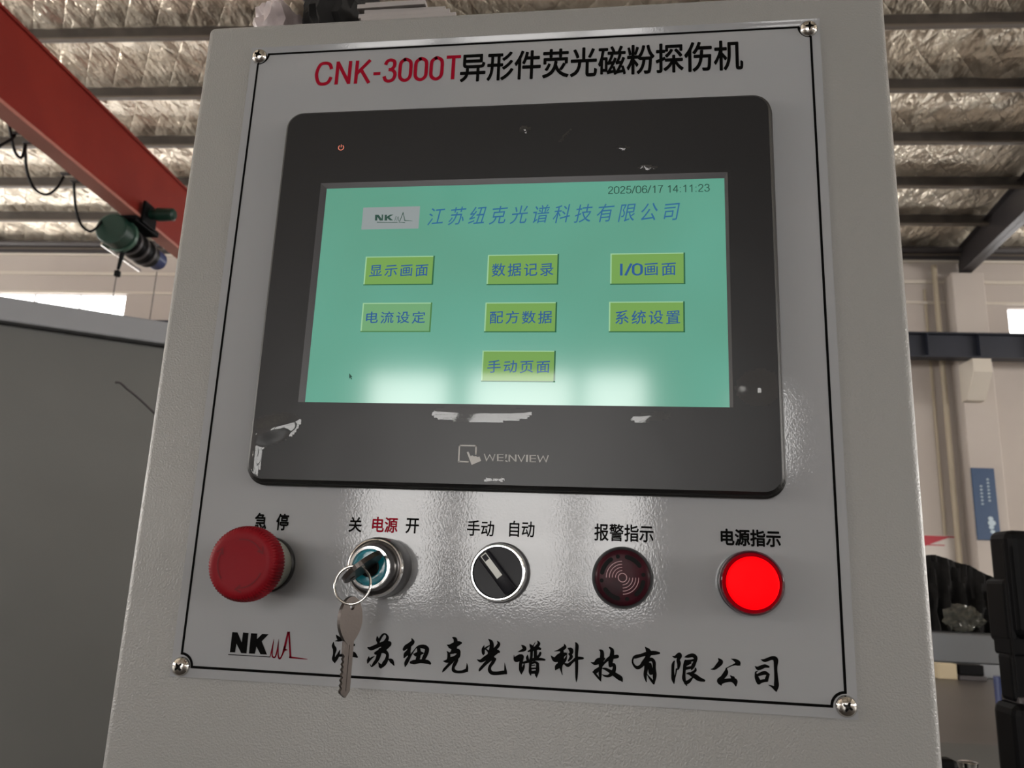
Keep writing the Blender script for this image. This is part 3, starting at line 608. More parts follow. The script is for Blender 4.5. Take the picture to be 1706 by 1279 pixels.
BR = {
 'A': (540, 1045, 13.123, [
  [(262,160,12),(300,215,62),(345,262,85),(392,280,30)], [(240,297,10),(320,285,50)],
  [(208,318,12),(200,400,62),(232,480,76),(215,590,44),(205,690,66),(235,768,22)], [(240,735,46),(275,660,70),(315,580,50),(345,490,10)],
  [(395,400,12),(520,372,50),(650,380,52)], [(540,380,46),(520,590,46)], [(335,615,50),(450,600,66),(560,575,76),(640,590,110),(722,645,34)],
  [(1160,198,20),(1172,270,70),(1198,350,40)], [(1178,352,40),(1228,238,46),(1282,160,42),(1340,142,30),(1384,205,52),(1365,275,72),(1310,345,70),(1285,430,80)],
  [(958,440,26),(1030,458,80),(1180,396,82),(1300,350,90),(1430,345,82),(1462,355,24)], [(1440,372,60),(1330,455,90),(1210,530,96),(1128,562,66)],
  [(1240,500,110),(1330,525,84),(1384,590,62),(1365,700,74),(1305,800,84),(1240,888,24)], [(1190,768,16),(1235,845,84)],
  [(1232,480,70),(1195,600,90),(1160,700,76),(1095,790,62),(1036,850,26),(1003,800,10)], [(980,635,14),(968,715,60),(952,778,22)], [(965,735,44),(1035,668,40),(1104,628,8)],
  [(1398,688,10),(1470,728,84),(1528,825,22)]]),
 'B': (660, 1055, 13.123, [
  [(340,108,16),(362,180,78),(300,245,92),(225,292,90),(172,345,60),(168,376,18)], [(300,255,60),(290,330,66),(265,395,84),(210,455,84),(175,525,30)],
  [(290,400,50),(280,470,60)], [(198,722,20),(215,650,72),(265,550,72),(318,475,40),(378,390,26),(430,322,18)],
  [(425,320,16),(500,288,60),(610,290,84),(675,340,86),(650,450,84),(600,555,76),(580,625,50)], [(490,320,70),(500,430,80),(478,540,84),(450,610,70)],
  [(385,450,26),(440,460,84),(530,432,80),(594,430,24)], [(328,632,60),(400,625,92),(540,605,76),(680,622,84),(742,655,50)],
  [(1238,90,28),(1288,118,70),(1302,200,84),(1285,300,90),(1240,400,90)], [(1112,246,10),(1180,272,72),(1290,240,104),(1375,212,84),(1414,206,50)], [(1150,300,20),(1230,325,70)],
  [(1108,388,10),(1148,440,56),(1150,530,66),(1130,600,60)], [(1180,432,46),(1270,392,84),(1345,388,104),(1365,440,80),(1340,500,96),(1250,545,70)], [(1165,545,50),(1300,525,70)],
  [(1030,604,12),(1100,606,66),(1200,580,84),(1330,555,60)], [(1265,560,60),(1205,622,70),(1125,710,54),(1050,790,52),(1012,842,16)],
  [(1330,585,56),(1285,660,74),(1250,740,60),(1258,805,70),(1330,838,58),(1450,835,60),(1535,805,70),(1560,825,30)], [(1545,800,56),(1552,730,40),(1546,645,6)]]),
 'C': (785, 1055, 13.123, [
  [(372,122,10),(430,172,66),(450,250,86),(440,350,90),(420,430,110),(450,520,110),(480,580,80)], [(282,262,12),(262,340,62),(266,430,60),(266,470,16)], [(270,362,40),(345,298,34),(412,258,18)], [(325,345,26),(385,400,46)],
  [(568,164,12),(604,222,60),(570,290,72),(505,350,62),(450,400,70)], [(132,570,14),(210,600,66),(320,535,92),(450,460,110),(560,395,88),(606,402,50)],
  [(440,540,80),(350,620,72),(270,700,62),(195,785,52),(175,828,12)], [(515,560,64),(465,645,68),(412,720,60),(402,800,70),(455,862,76),(580,870,74),(710,852,80),(762,868,50)], [(752,840,60),(742,750,36),(732,640,6)],
  [(1098,252,12),(1148,295,68),(1172,342,70),(1110,372,52),(1020,402,8)],
  [(934,475,10),(945,545,40),(990,562,120),(1070,512,110),(1115,505,72),(1095,600,74),(1078,700,62),(1085,800,70),(1100,888,18)], [(1110,845,36),(1142,750,52),(1160,670,24),(1165,650,14)],
  [(1278,230,14),(1320,290,72),(1365,345,60)], [(1350,280,26),(1402,188,8)], [(1448,158,14),(1480,220,62),(1430,288,64),(1360,345,60)],
  [(1245,392,26),(1345,352,66),(1450,322,66),(1510,335,46)], [(1320,340,60),(1318,480,56),(1305,560,60)], [(1405,340,66),(1405,480,66),(1400,565,56)],
  [(1234,465,12),(1228,530,56),(1245,600,50)], [(1512,425,50),(1490,478,54),(1430,535,50)], [(1135,640,40),(1240,610,60),(1380,565,66),(1520,562,56),(1604,575,40)],
  [(1300,610,60),(1288,720,52),(1292,840,64),(1302,912,20)], [(1300,665,44),(1395,625,46),(1455,665,60)], [(1452,680,60),(1448,820,74),(1428,962,16)], [(1310,702,22),(1390,690,20)], [(1310,768,34),(1400,760,32)], [(1310,850,60),(1430,842,70)], [(1395,860,20),(1420,920,40)]]),
 'D': (910, 1065, 12.186, [
  [(366,92,12),(376,155,66),(300,205,62),(230,226,30),(163,236,6)], [(94,325,8),(150,392,72),(205,402,110),(290,335,116),(390,292,56)],
  [(322,235,60),(308,350,100),(290,480,104),(300,600,44),(328,716,12)], [(290,500,90),(222,555,92),(190,612,26)], [(330,480,70),(388,405,52),(414,330,20),(426,248,4)],
  [(446,178,24),(498,206,80),(512,262,70),(480,300,50)], [(455,290,20),(510,345,64),(455,430,34)], [(388,500,44),(448,520,70),(530,450,50),(625,385,66),(742,380,44)],
  [(600,68,30),(624,130,64),(614,300,60),(618,500,62),(615,750,48),(613,862,10)],
  [(1078,212,20),(1128,245,66),(1134,360,80),(1112,480,84),(1100,600,60),(1095,720,56),(1112,852,10)], [(908,463,10),(980,485,62),(1060,440,116),(1160,395,66),(1188,385,24)],
  [(948,660,24),(1000,650,84),(1070,590,60),(1130,540,34),(1200,452,46),(1300,372,72),(1440,345,72)], [(980,680,40),(1055,772,40),(1112,852,10)],
  [(1290,165,34),(1338,220,70),(1330,330,84),(1310,430,90),(1300,530,64)], [(1300,530,64),(1370,510,62),(1384,585,66),(1350,670,84),(1270,738,56),(1190,738,36),(1130,705,8)],
  [(1138,585,18),(1210,600,50),(1320,662,70),(1420,730,88),(1505,790,92),(1545,850,22)]]),
 'E': (1045, 1070, 12.186, [
  [(362,92,12),(420,160,84),(440,230,96),(400,310,80),(340,400,84),(280,478,70),(210,510,66),(150,478,46),(108,400,34),(122,320,36),(170,290,70),(280,262,62),(420,222,80),(560,212,76),(648,215,40)],
  [(395,400,96),(385,520,76),(365,665,64),(386,795,20)], [(430,350,80),(500,345,66),(545,410,66),(548,520,60),(556,680,74),(540,852,14)], [(400,640,10),(460,725,40),(535,815,56)], [(460,440,60),(468,520,84),(480,620,76),(505,580,50)],
  [(916,278,10),(980,292,56),(1050,238,66),(1070,275,76),(1035,350,66),(1050,430,72),(1035,530,40),(1015,550,14)], [(955,378,26),(930,450,56),(925,600,56),(936,740,72),(950,834,16)], [(1000,540,34),(978,680,20),(960,750,20)],
  [(1164,296,10),(1230,280,60),(1330,260,74),(1388,312,74),(1370,400,66),(1330,490,70),(1305,556,20)], [(1178,362,26),(1172,450,66),(1156,600,54),(1152,740,66),(1206,874,20)],
  [(1190,395,76),(1300,368,44),(1370,345,40)], [(1200,452,50),(1290,415,30)], [(1190,525,60),(1300,505,50)], [(1190,820,70),(1255,785,66),(1335,700,24)], [(1385,525,30),(1380,572,50),(1300,625,50)], [(1210,630,24),(1270,632,60),(1370,682,88),(1460,742,84),(1562,772,46)]]),
 'F': (1175, 1080, 12.186, [
  [(262,198,12),(312,270,92),(250,350,80),(180,410,50),(114,420,12)], [(526,210,8),(610,242,60),(668,300,96),(600,322,40),(500,362,20),(430,402,22)], [(700,300,30),(705,345,16)],
  [(425,400,20),(420,490,86),(350,590,84),(295,660,110),(322,738,30)], [(300,690,84),(400,655,74),(520,642,70),(600,665,104),(620,755,30)], [(503,545,8),(560,600,76)],
  [(1128,222,10),(1210,242,62),(1350,195,72),(1430,232,96),(1428,400,64),(1440,600,74),(1445,760,92),(1440,874,18)], [(1284,740,8),(1370,778,46),(1430,832,60)],
  [(1010,360,10),(1078,402,74),(1200,358,72),(1285,372,40)], [(1018,485,24),(1040,580,72),(1088,688,84),(1100,722,20)], [(1025,480,30),(1070,452,12)], [(1060,540,50),(1200,495,76),(1290,530,40)], [(1275,530,60),(1242,640,70),(1255,665,30)], [(1090,685,66),(1180,655,62),(1260,655,40)]])}
for k, (ox, oy, sc, st) in BR.items():
    fn = ptr(ox, oy, sc); g = G()
    for i_, s_ in enumerate(st):
        V_, F_ = ribbon([(a_, b_, c_*1.1) for a_, b_, c_ in s_], fn); nr_ = 2*(len(s_)*5-4); V_ = [v+Vector((0, -(i_*.003+(.0015*(1+(k_-nr_)//10) if k_ >= nr_ else 0)*.1)/1000, 0)) for k_, v in enumerate(V_)]; g.add(V_, F_)
    g.build('brush_lettering', 'ink', plate)
fn = ptr(375, 1040, 11.373); g = G()
for lp in ([(135,145),(235,150),(315,340),(340,150),(445,160),(405,548),(305,543),(215,365),(190,530),(90,525)], [(490,165),(610,172),(605,275),(700,180),(825,185),(695,320),(795,570),(670,565),(595,420),(565,555),(450,550)]):
    tr_ = tessellate_polygon([[Vector((x, y, 0)) for x, y in lp]]); g.add([fn(x, y) for x, y in lp], [tuple(t) for t in tr_])
g.add(*ribbon([(65,570,16),(450,592,15),(850,615,14)], fn, 2)); g.build('logo', 'ink', plate)
g = G()
for s_ in ([(850,615,14),(885,480,24),(925,278,6)], [(925,290,6),(892,560,22),(922,625,30),(960,590,26),(1000,420,22),(1015,278,6)], [(1015,290,6),(1005,560,22),(1032,648,32),(1080,580,26),(1130,430,44),(1190,160,32)], [(1180,145,16),(1225,145,16)],
           [(1210,150,32),(1222,350,32),(1238,625,36)], [(1225,622,36),(1400,640,26),(1560,658,8)], [(1120,470,40),(1184,482,8)], [(1105,510,16),(1160,490,8)]):
    g.add(*ribbon(s_, fn, 4, 6))
g.build('logo', 'logo_red', plate)
# ------------------------------------------------------------------ touch panel
tp_ = G()
outer = rrect(24.6, 297.6, -259.2, -43.2, 10.5)
def loft(secs, m0=0):                          # secs: (loop, off)
    n = len(secs[0][0]); V = []; Fs = []
    for lp, o in secs: V += [M(x, z, o) for x, z in lp]
    for j in range(len(secs)-1):
        for k in range(n): Fs.append((j*n+k, j*n+(k+1) % n, (j+1)*n+(k+1) % n, (j+1)*n+k))
    return V, Fs
V, Fs = loft([(rrect(24.6, 297.6, -259.2, -43.2, 10.5), 0), (rrect(24.6, 297.6, -259.2, -43.2, 10.5), 2.4), (rrect(25.2, 297.0, -258.6, -43.8, 10), 2.9),
              (rrect(25.6, 296.6, -258.2, -44.2, 9.5), 3.0), (rrect(25.6, 296.6, -258.2, -44.2, 9.5), 5.2), (rrect(26.2, 296.0, -257.6, -44.8, 9), 6.0), (rrect(26.9, 295.2, -256.9, -45.6, 8.6), 6.6), (rrect(27.3, 294.8, -256.5, -46, 8.4), 7.0)])
tp_.add(V, Fs, 1)
fo = rrect(27.3, 294.8, -256.5, -46, 8.4); fi = [(50.6, -215.8), (273, -215.8), (273, -90), (50.6, -90)]
tri = tessellate_polygon([[Vector((x, z, 0)) for x, z in fo], [Vector((x, z, 0)) for x, z in fi]])
tp_.add([M(x, z, 7.0) for x, z in fo+fi], [tuple(t) for t in tri], 0)
panel = tp_.build('touch_panel', ['bezel', 'bezel_side'], cab)
# recessed display surround, then the lit screen
SO = 6.0
fi2 = [(54.0, -215.6), (271.4, -215.6), (271.4, -93), (54.0, -93)]
g = G(); n = 4; V = [M(x, z, 7.0) for x, z in fi] + [M(x, z, SO+.05) for x, z in fi2]
g.add(V, [(i, (i+1) % 4, 4+(i+1) % 4, 4+i) for i in range(4)]); g.build('screen_surround', 'lcdframe', panel)
mesh_obj('screen', *box((54.0, -SO, -215.6), (271.4, -SO+1.5, -93), fn=lambda x, y, z: M(x, z, -y)), 'lcd', panel)
SC = SO+.12
def rect(x0, x1, z0, z1, off): return [M(x0, z0, off), M(x1, z0, off), M(x1, z1, off), M(x0, z1, off)], [(0, 1, 2, 3)]
btn = [('显示画面', (606.4, 724, 426.8, 474.7), (615.6, 713, 441, 460.5), 0), ('电流设定', (601.5, 719.7, 504.3, 553), (610, 708.5, 519, 538.5), 1),
       ('数据记录', (810.8, 931.7, 423.8, 474.4), (819.5, 922, 438.5, 460), 0), ('I/O画面', (1015.7, 1142.5, 421.5, 473.7), (1032.5, 1126, 437, 460), 0),
       ('配方数据', (806.6, 928.7, 503.6, 553.5), (816, 919.5, 518, 539), 0), ('系统设置', (1013.4, 1142, 502.3, 553.5), (1025, 1133, 517, 539.5), 0), ('手动页面', (801.6, 926.4, 584, 636), (812, 916, 600, 621), 0)]
for s_, q, t_, lt in btn:
    ym = (q[2]+q[3])/2; xm = (q[0]+q[1])/2
    x0, x1 = P(q[0]+1, ym, SC)[0], P(q[1]-1, ym, SC)[0]; z1, z0 = P(xm, q[2], SC)[1], P(xm, q[3], SC)[1]; g = G()
    g.add(*rect(x0, x1, z0, z1, SC), 0)
    g.add(*rect(x0, x1-.3, z1-.55, z1, SC+.05), 1); g.add(*rect(x0, x0+.7, z0, z1, SC+.05), 1)
    g.add(*rect(x1-.8, x1, z0, z1, SC+.1), 2); g.add(*rect(x0, x1, z0, z0+.55, SC+.1), 2)
    o = g.build('screen_button', ['lcd_btn2' if lt else 'lcd_btn', 'lcd_hi', 'lcd_lo2' if lt else 'lcd_lo'], panel)
    ym = (t_[2]+t_[3])/2; xm = (t_[0]+t_[1])/2
    g = G()
    if s_[0] == 'I':
        g.add(*strokes('I/0', [(1033, 449), (1071, 449), (1052, 438.5), (1052, 459)], SC+.15, .14, .05)); s_ = s_[3:]; t_ = (1074, 1126, 438, 459); xm = 1100
    g.add(*text(s_, [(t_[0], ym), (t_[1], ym), (xm, t_[2]-.5), (xm, t_[3]+.5)], SC+.15, bold=.008, gap=.12, tilt=.07)); g.build('screen_lettering', 'lcd_blue', panel)
g = G(); g.add(*text('江苏纽克光谱科技有限公司', [(713, 358), (1133, 352), (920, 340.5), (920, 372)], SC+.15, bold=.0, gap=.22, shear=.22, tilt=.06)); g.build('screen_lettering', 'lcd_blue2', panel)
g = G(); g.add(*strokes('2025/06/17 14:11:23', [(1013, 316), (1182.5, 313), (1098, 308.2), (1098, 321.2)], SC+.15, .105, .07)); g.build('screen_lettering', 'lcd_dark', panel)
fs = ptr(580, 320, 12.186, SC)
x0, z1 = P(580+343/12.186, 320+312/12.186, SC); x1, z0 = P(580+1428/12.186, 320+738/12.186, SC)
g = G(); g.add(*rect(x0-1, x1, z0, z1, SC), 0)
fs = ptr(580, 320, 12.186, SC+.1)
for lp in ([(548,458),(618,458),(680,540),(682,455),(712,455),(706,576),(640,576),(596,500),(590,576),(545,576)], [(742,458),(790,458),(785,500),(850,456),(918,456),(835,505),(910,572),(845,572),(795,525),(790,576),(738,576)]):
    t3 = tessellate_polygon([[Vector((x, y, 0)) for x, y in lp]]); g.add([fs(x, y) for x, y in lp], [tuple(t) for t in t3], 1)
for s_ in ([(945,580,8),(975,490,10)], [(985,580,8),(1015,495,9),(1030,575,9),(1050,585,12),(1115,415,14)], [(1115,410,12),(1150,575,16)], [(1145,576,14),(1230,578,9),(1310,586,5)], [(590,610,14),(780,614,9),(1000,612,12)], [(1030,614,8),(1080,612,8),(1150,618,13)]):
    g.add(*ribbon(s_, fs, 3, 6), 1)
g.build('screen_logo', ['lcd_grey', 'lcd_dark'], panel)
fs = ptr(480, 280, 3.045, SC+.1); lp = [(310,1040),(310,1068),(315,1062),(320,1072),(324,1069),(319,1060),(326,1059)]
t3 = tessellate_polygon([[Vector((x, y, 0)) for x, y in lp]]); mesh_obj('cursor_arrow', [fs(x, y) for x, y in lp], [tuple(t) for t in t3], 'lcd_dark', panel)
# maker's logo and power light on the bezel
fb = ptr(740, 720, 8.53, 7.12); g = G()
for a, b_ in (((205, 420), (217, 186)), ((217, 186), (455, 190)), ((455, 190), (449, 312)), ((210, 415), (340, 420))): g.add(*ribbon([(*a, 20), (*b_, 20)], fb, 1, 8))
lp = [(320,282),(345,274),(375,340),(400,326),(425,342),(450,336),(475,352),(502,342),(525,405),(390,462)]
t3 = tessellate_polygon([[Vector((x, y, 0)) for x, y in lp]]); g.add([fb(x, y) for x, y in lp], [tuple(t) for t in t3])
Wl = [(570,305,12),(602,400,30),(648,318,22),(690,400,28),(722,308,14)]
for dx, dy in ((0, 0), (758, 18)): g.add(*ribbon([(a+dx, b_+dy, c) for a, b_, c in Wl], fb, 1, 0))
for dx, dy in ((0, 0), (462, 14)): 
    g.add(*ribbon([(762+dx,310+dy,22),(762+dx,408+dy,22)], fb, 1, 0))
    for yy in (314, 358, 404): g.add(*ribbon([(762+dx,yy+dy,9),(842+dx,yy+dy,9)], fb, 1, 0))
g.add(*ribbon([(882,312,26),(874,375,8)], fb, 1, 0)); g.add(*ribbon([(868,402,14),(900,414,14)], fb, 1, 0))
for s_ in ([(925,316,20),(925,414,20)], [(925,318,16),(1015,412,16)], [(1018,316,20),(1018,414,20)], [(1050,320,14),(1095,412,26),(1145,320,14)], [(1180,320,26),(1176,420,26)]): g.add(*ribbon(s_, fb, 1, 0))
g.build('maker_logo', 'logo_grey', panel)
cx, cz = P(568.2, 245.8, 7.12); g = G(); V = []; n = 20
for i in range(n+1): a = math.radians(122+296*i/n); V += [M(cx+1.75*math.cos(a), cz+1.75*math.sin(a), 7.12), M(cx+1.3*math.cos(a), cz+1.3*math.sin(a), 7.12)]
g.add(V, [(2*i, 2*i+1, 2*i+3, 2*i+2) for i in range(n)]); g.add(*rect(cx-.2, cx+.2, cz+.2, cz+1.9, 7.12)); g.build('power_light', 'led', panel)
# protective film, wavy, with a lifted fold at the lower left and puckers
V = []; Fs = []; LIFT = []; nx, nz = 260, 210
def fh(x, z):
    e = min(x-27.6, 294.4-x, z+256.2, -46.3-z); k = max(0, min(1, e/14))
    h = -.12 + .09*noise.noise(Vector((x*.05, z*.06, 2)))
    for px, pz, amp, sx, sz, an in ((37, -231, 2.2, 11, 5, .35), (30, -244, 1.0, 3, 12, 0), (150, -221, .5, 28, 4, 0), (235, -221, .3, 16, 3, .1), (165, -61, 1.0, 2.6, 1.2, -.3), (187, -66, .7, 4, .6, .9), (219, -74, .7, 4, .7, -.3), (232, -86, .7, 5, .6, -.2), (285, -206, .7, 10, 8, 0), (157, -254, .45, 5, 2, 0)):
        dx, dz = x-px, z-pz; a, b_ = dx*math.cos(an)+dz*math.sin(an), -dx*math.sin(an)+dz*math.cos(an)
        h += amp*math.exp(-(a/sx)**2-(b_/sz)**2)
    return h
for i in range(nx+1):
    for j in range(nz+1):
        x = 27.8+(294.2-27.8)*i/nx; z = -256+(256-46.6)*j/nz
        dx = min(x-27.8, 294.2-x); dz = min(z+256, -46.6-z); c = 8
        if dx < c and dz < c:                 # rounded corners
            r_ = math.hypot(c-dx, c-dz)
            if r_ > c: f_ = c/r_; sx = 1 if x < 160 else -1; sz = 1 if z < -150 else -1; x += sx*((c-dx)*(1-f_)); z += sz*((c-dz)*(1-f_))
        LIFT.append(fh(x, z)); V.append(M(x, z, 7.04+max(0, LIFT[-1])))
for i in range(nx):
    for j in range(nz):
        a = i*(nz+1)+j
        if max(LIFT[a], LIFT[a+nz+2]) > .1: Fs.append((a, a+nz+1, a+nz+2, a+1))
used = sorted({i for f in Fs for i in f}); ix = {a: k for k, a in enumerate(used)}; V = [V[a] for a in used]; Fs = [tuple(ix[i] for i in f) for f in Fs]
mesh_obj('protective_film', V, Fs, 'film', panel, True)['kind'] = 'stuff'
# ------------------------------------------------------------------ push buttons and lamps
ZC = -298.6
# emergency stop
ex = 41.6; ZC = -299.4
es = mesh_obj('emergency_stop', *lathe(ex, ZC, [(13.6, 0), (13.9, .8), (13.9, 3.0), (13.2, 3.6), (11, 3.8)], 64), 'black', cab, True)
mesh_obj('collar', *lathe(ex, ZC, [(13.0, 3.2), (13.2, 4), (12.9, 9), (12.3, 14), (12, 17), (11, 21)], 64), 'collar', es, True)
N = 288
def kn(i, j): return (.33*math.cos(i*math.pi*2/N*72) if j in (2, 3, 4, 5) else 0)
mesh_obj('mushroom_head', *lathe(ex, ZC, [(10.6, 20.6), (16.2, 21.2), (17.3, 22.2), (17.6, 24.5), (17.5, 28), (17.1, 30.2), (16.2, 31.8), (14.2, 32.9), (12.0, 32.8), (8.5, 32.5), (4, 32.3)], N, kn), 'estop', es, True)
for q in range(3):
    a0 = math.radians(150-120*q); g = G(); V = []
    for i in range(15):
        a = a0+math.radians(70)*i/14
        for rr in (10.9, 11.6): V.append(M(ex+rr*math.cos(a), ZC+rr*math.sin(a), 32.95))
    g.add(V, [(2*i, 2*i+1, 2*i+3, 2*i+2) for i in range(14)])
    ae = a0-math.radians(2)
    g.add([M(ex+rr*math.cos(ae+da), ZC+rr*math.sin(ae+da), 33.0) for rr, da in ((9.6, .14), (12.0, -.1), (13.6, .18), (12.9, .2), (11.9, 0.05), (10.4, .2))], [(0, 1, 4, 5), (1, 2, 3, 4)])
    g.build('arrow_groove_shade', 'estop_groove_shade', es)  # flat strips in darker red; the carved arrows' shade is in the colour
# key switch
ZC = -298.6
kx = 101.6
ks = mesh_obj('key_switch', *lathe(kx, ZC, [(14.3, 0), (14.6, .6), (14.5, 12.5), (14.2, 14.5)], 72, closed=False), 'satin', cab, True)
mesh_obj('bright_ring', *lathe(kx, ZC, [(14.2, 14.5), (13.5, 15.6), (12.9, 15.8)], 72, closed=False), 'bright_ring', ks, True)
mesh_obj('bezel_step', *lathe(kx, ZC, [(12.9, 15.8), (12.4, 15.4), (11.7, 15.8), (11.2, 18.5), (11.0, 20.5), (10.2, 22.6)], 72, closed=False), 'satin', ks, True)
mesh_obj('inner_ring', *lathe(kx, ZC, [(10.2, 22.6), (9.8, 23.3), (8.7, 23.4), (8.3, 22.8)], 72, closed=False), 'bright_ring', ks, True)
mesh_obj('blue_cap', *lathe(kx, ZC, [(8.3, 22.7), (8.1, 23.1), (7.2, 23.4), (4, 23.0), (1, 22.9)], 64), 'blue_cap', ks, True)
mesh_obj('lock_core', *lathe(kx, ZC, [(4.6, 23.1), (4.6, 23.9), (4.2, 24.3)], 40), 'slot', ks, True)
# selector knob
sx_ = 160.9
sk = mesh_obj('selector_switch', *lathe(sx_, ZC, [(14.4, 0), (14.6, .6), (14.5, 3.0), (13.9, 4.4)], 72, closed=False), 'satin', cab, True)
mesh_obj('bezel_ring', *lathe(sx_, ZC, [(13.9, 4.4), (13.8, 6), (13.7, 8.6), (13.3, 9.8)], 72, closed=False), 'chrome', sk, True)
mesh_obj('bright_ring', *lathe(sx_, ZC, [(13.3, 9.8), (12.8, 10.3), (12.2, 10.3), (11.9, 9.9)], 72, closed=False), 'bright_ring', sk, True)
mesh_obj('dial', *lathe(sx_, ZC, [(11.9, 9.6), (11.7, 9.3), (3, 9.0)], 64), 'knob', sk, True)
an = math.radians(-50)
def KN(a, b_, o): return M(sx_+a*math.cos(an)-b_*math.sin(an), ZC+a*math.sin(an)+b_*math.cos(an), o)
mesh_obj('lever', *box((-11.3, -3.1, 7.5), (11.3, 3.1, 13.6), .9, fn=KN), 'knob', sk, True)
g = G(); w_ = 1.55
for a0, a1, b0, b1 in ((-10.6, -10.1, -w_, w_), (-10.1, -7.2, -w_, -w_+.35), (-10.1, -7.2, w_-.35, w_), (-7.2, 2.6, -w_, w_)):
    g.add([KN(a0, b0, 13.72), KN(a1, b0, 13.72), KN(a1, b1, 13.72), KN(a0, b1, 13.72)], [(0, 1, 2, 3)])
g.build('pointer_mark', 'mark', sk)
# buzzer
bx_ = 220.2
bz_ = mesh_obj('buzzer', *lathe(bx_, ZC, [(14.5, 0), (14.6, .6), (14.5, 3.0), (14.2, 5.5), (13.6, 8.2), (12.9, 9.2)], 72, closed=False), 'black', cab, True)
mesh_obj('lens', *lathe(bx_, ZC, [(12.9, 9.1), (12.3, 9.8), (11.4, 10.2), (10.6, 10.4), (5, 10.5)], 72), 'buzzer', bz_, True)
def arcband(cx, cz, r0, r1, a0, a1, off, n=14):
    V = []
    for i in range(n+1):
        a = math.radians(a0+(a1-a0)*i/n); V += [M(cx+r0*math.cos(a), cz+r0*math.sin(a), off), M(cx+r1*math.cos(a), cz+r1*math.sin(a), off)]
    return V, [(2*i, 2*i+1, 2*i+3, 2*i+2) for i in range(n)]
def disc(cx, cz, r_, off, n=18): return [M(cx+r_*math.cos(2*math.pi*k/n), cz+r_*math.sin(2*math.pi*k/n), off) for k in range(n)], [tuple(range(n))]
for a0, a1 in ((124, 168), (36, 78), (216, 258), (-48, -10)):
    g = G(); g.add(*arcband(bx_, ZC, 8.7, 10.7, a0, a1, 10.56))
    for a in (a0, a1): g.add(*disc(bx_+9.7*math.cos(math.radians(a)), ZC+9.7*math.sin(math.radians(a)), 1.0, 10.58))
    g.build('sound_slot', 'slot', bz_)
for a in (103, 10, -77, 190): mesh_obj('sound_hole', *disc(bx_+9.8*math.cos(math.radians(a)), ZC+9.8*math.sin(math.radians(a)), .95, 10.58), 'slot', bz_)
g = G(); g.add(*arcband(bx_, ZC, 1.8, 2.15, 0, 360, 10.66, 36))
for r_ in (3.25, 4.7, 6.1, 7.5): g.add(*arcband(bx_, ZC, r_-.15, r_+.15, 92, 182, 10.66, 18)); g.add(*arcband(bx_, ZC, r_-.15, r_+.15, 272, 362, 10.66, 18))
g.build('sound_wave_print', 'buzzer_print', bz_)
# power lamp
lx = 279.4
pl = mesh_obj('power_lamp', *lathe(lx, ZC, [(14.6, 0), (14.9, .6), (14.8, 3.4), (14.0, 4.2)], 72, closed=False), 'black', cab, True)
mesh_obj('lens_rim', *lathe(lx, ZC, [(14.6, 3.8), (14.8, 7), (14.5, 8.6), (13.8, 9.3), (13.0, 8.9), (12.2, 8.3), (11.6, 8.0)], 72, closed=False), 'lens', pl, True)
mesh_obj('lit_lens', *lathe(lx, ZC, [(11.6, 8.0), (11.9, 9.6), (11.4, 10.6), (10.4, 11.0), (4, 11.1)], 72), 'lamp_on', pl, True)
# ------------------------------------------------------------------ keys and ring
def key_geo(fn, bow_w, bow_h, blade_l, blade_w, th):
    n = 40; bow = []
    for i in range(n):
        a = 2*math.pi*i/n; rx = bow_w/2*(1-.16*max(0, -math.sin(a))**2*0); x = bow_w/2*math.cos(a); y = bow_h/2*math.sin(a)
        if y < 0: x *= 1-.35*(abs(y)/(bow_h/2))**2
        bow.append((x, y))
    hole = [(1.5*math.cos(2*math.pi*i/16), bow_h*.30+1.9*math.sin(2*math.pi*i/16)) for i in range(16)]
    g = G(); g.add(*extrude([bow, hole], -th/2, th/2, fn), 0)
    b0 = -bow_h/2+1.4; bl = [(blade_w/2, b0), (blade_w/2, b0-blade_l+3), (0.4, b0-blade_l), (-blade_w/2+.3, b0-blade_l+2)]
    y = b0-blade_l+3; k = 0; left = []
    while y < b0-5: left.append((-blade_w/2+(.9 if k % 2 else 0), y)); y += 1.15; k += 1
    bl += left+[(-blade_w/2, b0-4.5), (-blade_w/2, b0)]
    g.add(*extrude([bl], -th*.4, th*.4, fn), 0)
    g.add(*box((0.3, b0-blade_l+3, th*.4), (1.1, b0-1, th*.45+.12), fn=fn), 0)
    return g
# hanging key
hx, hz = P(583, 1033, 26); ca, sa = math.cos(math.radians(55)), math.sin(math.radians(55))
tl = math.radians(0)
def HK(x, y, h): 
    x, y = x*math.cos(tl)-y*math.sin(tl)*1, x*math.sin(tl)+y*math.cos(tl)
    return M(hx + x*ca + h*sa, hz + y, 26 - x*sa*.8 + h*ca)
k_ = key_geo(HK, 13.6, 21.5, 24.5, 5.6, 2.2)
tag(k_.build('key', 'steel_key', None), 'steel key hanging from the key ring in front of the plate', 'key')
# key in the lock: bow stands out from the lock face
kdir = Vector((math.cos(math.radians(-140)), math.sin(math.radians(-140))))     # down-left across the face
def LK(x, y, h):                               # x across the bow, y along the normal (negative into the lock)
    d2 = Vector((-kdir[1], kdir[0]))
    return M(kx + kdir[0]*x + d2[0]*h, ZC + kdir[1]*x + d2[1]*h, 34.0 + y)
g = G(); n = 40; bow = [(10.6*math.cos(2*math.pi*i/n), 9.4*math.sin(2*math.pi*i/n)) for i in range(n)]
hole = [(6.6+1.5*math.cos(2*math.pi*i/14), 1.5*math.sin(2*math.pi*i/14)) for i in range(14)]
g.add(*extrude([bow, hole], -1.1, 1.1, LK)); g.add(*box((-2.8, -12, -.9), (2.8, -8, .9), fn=LK))
tag(g.build('key', 'steel_key', None), 'steel key inserted in the key switch, bow standing out edge-on', 'key')
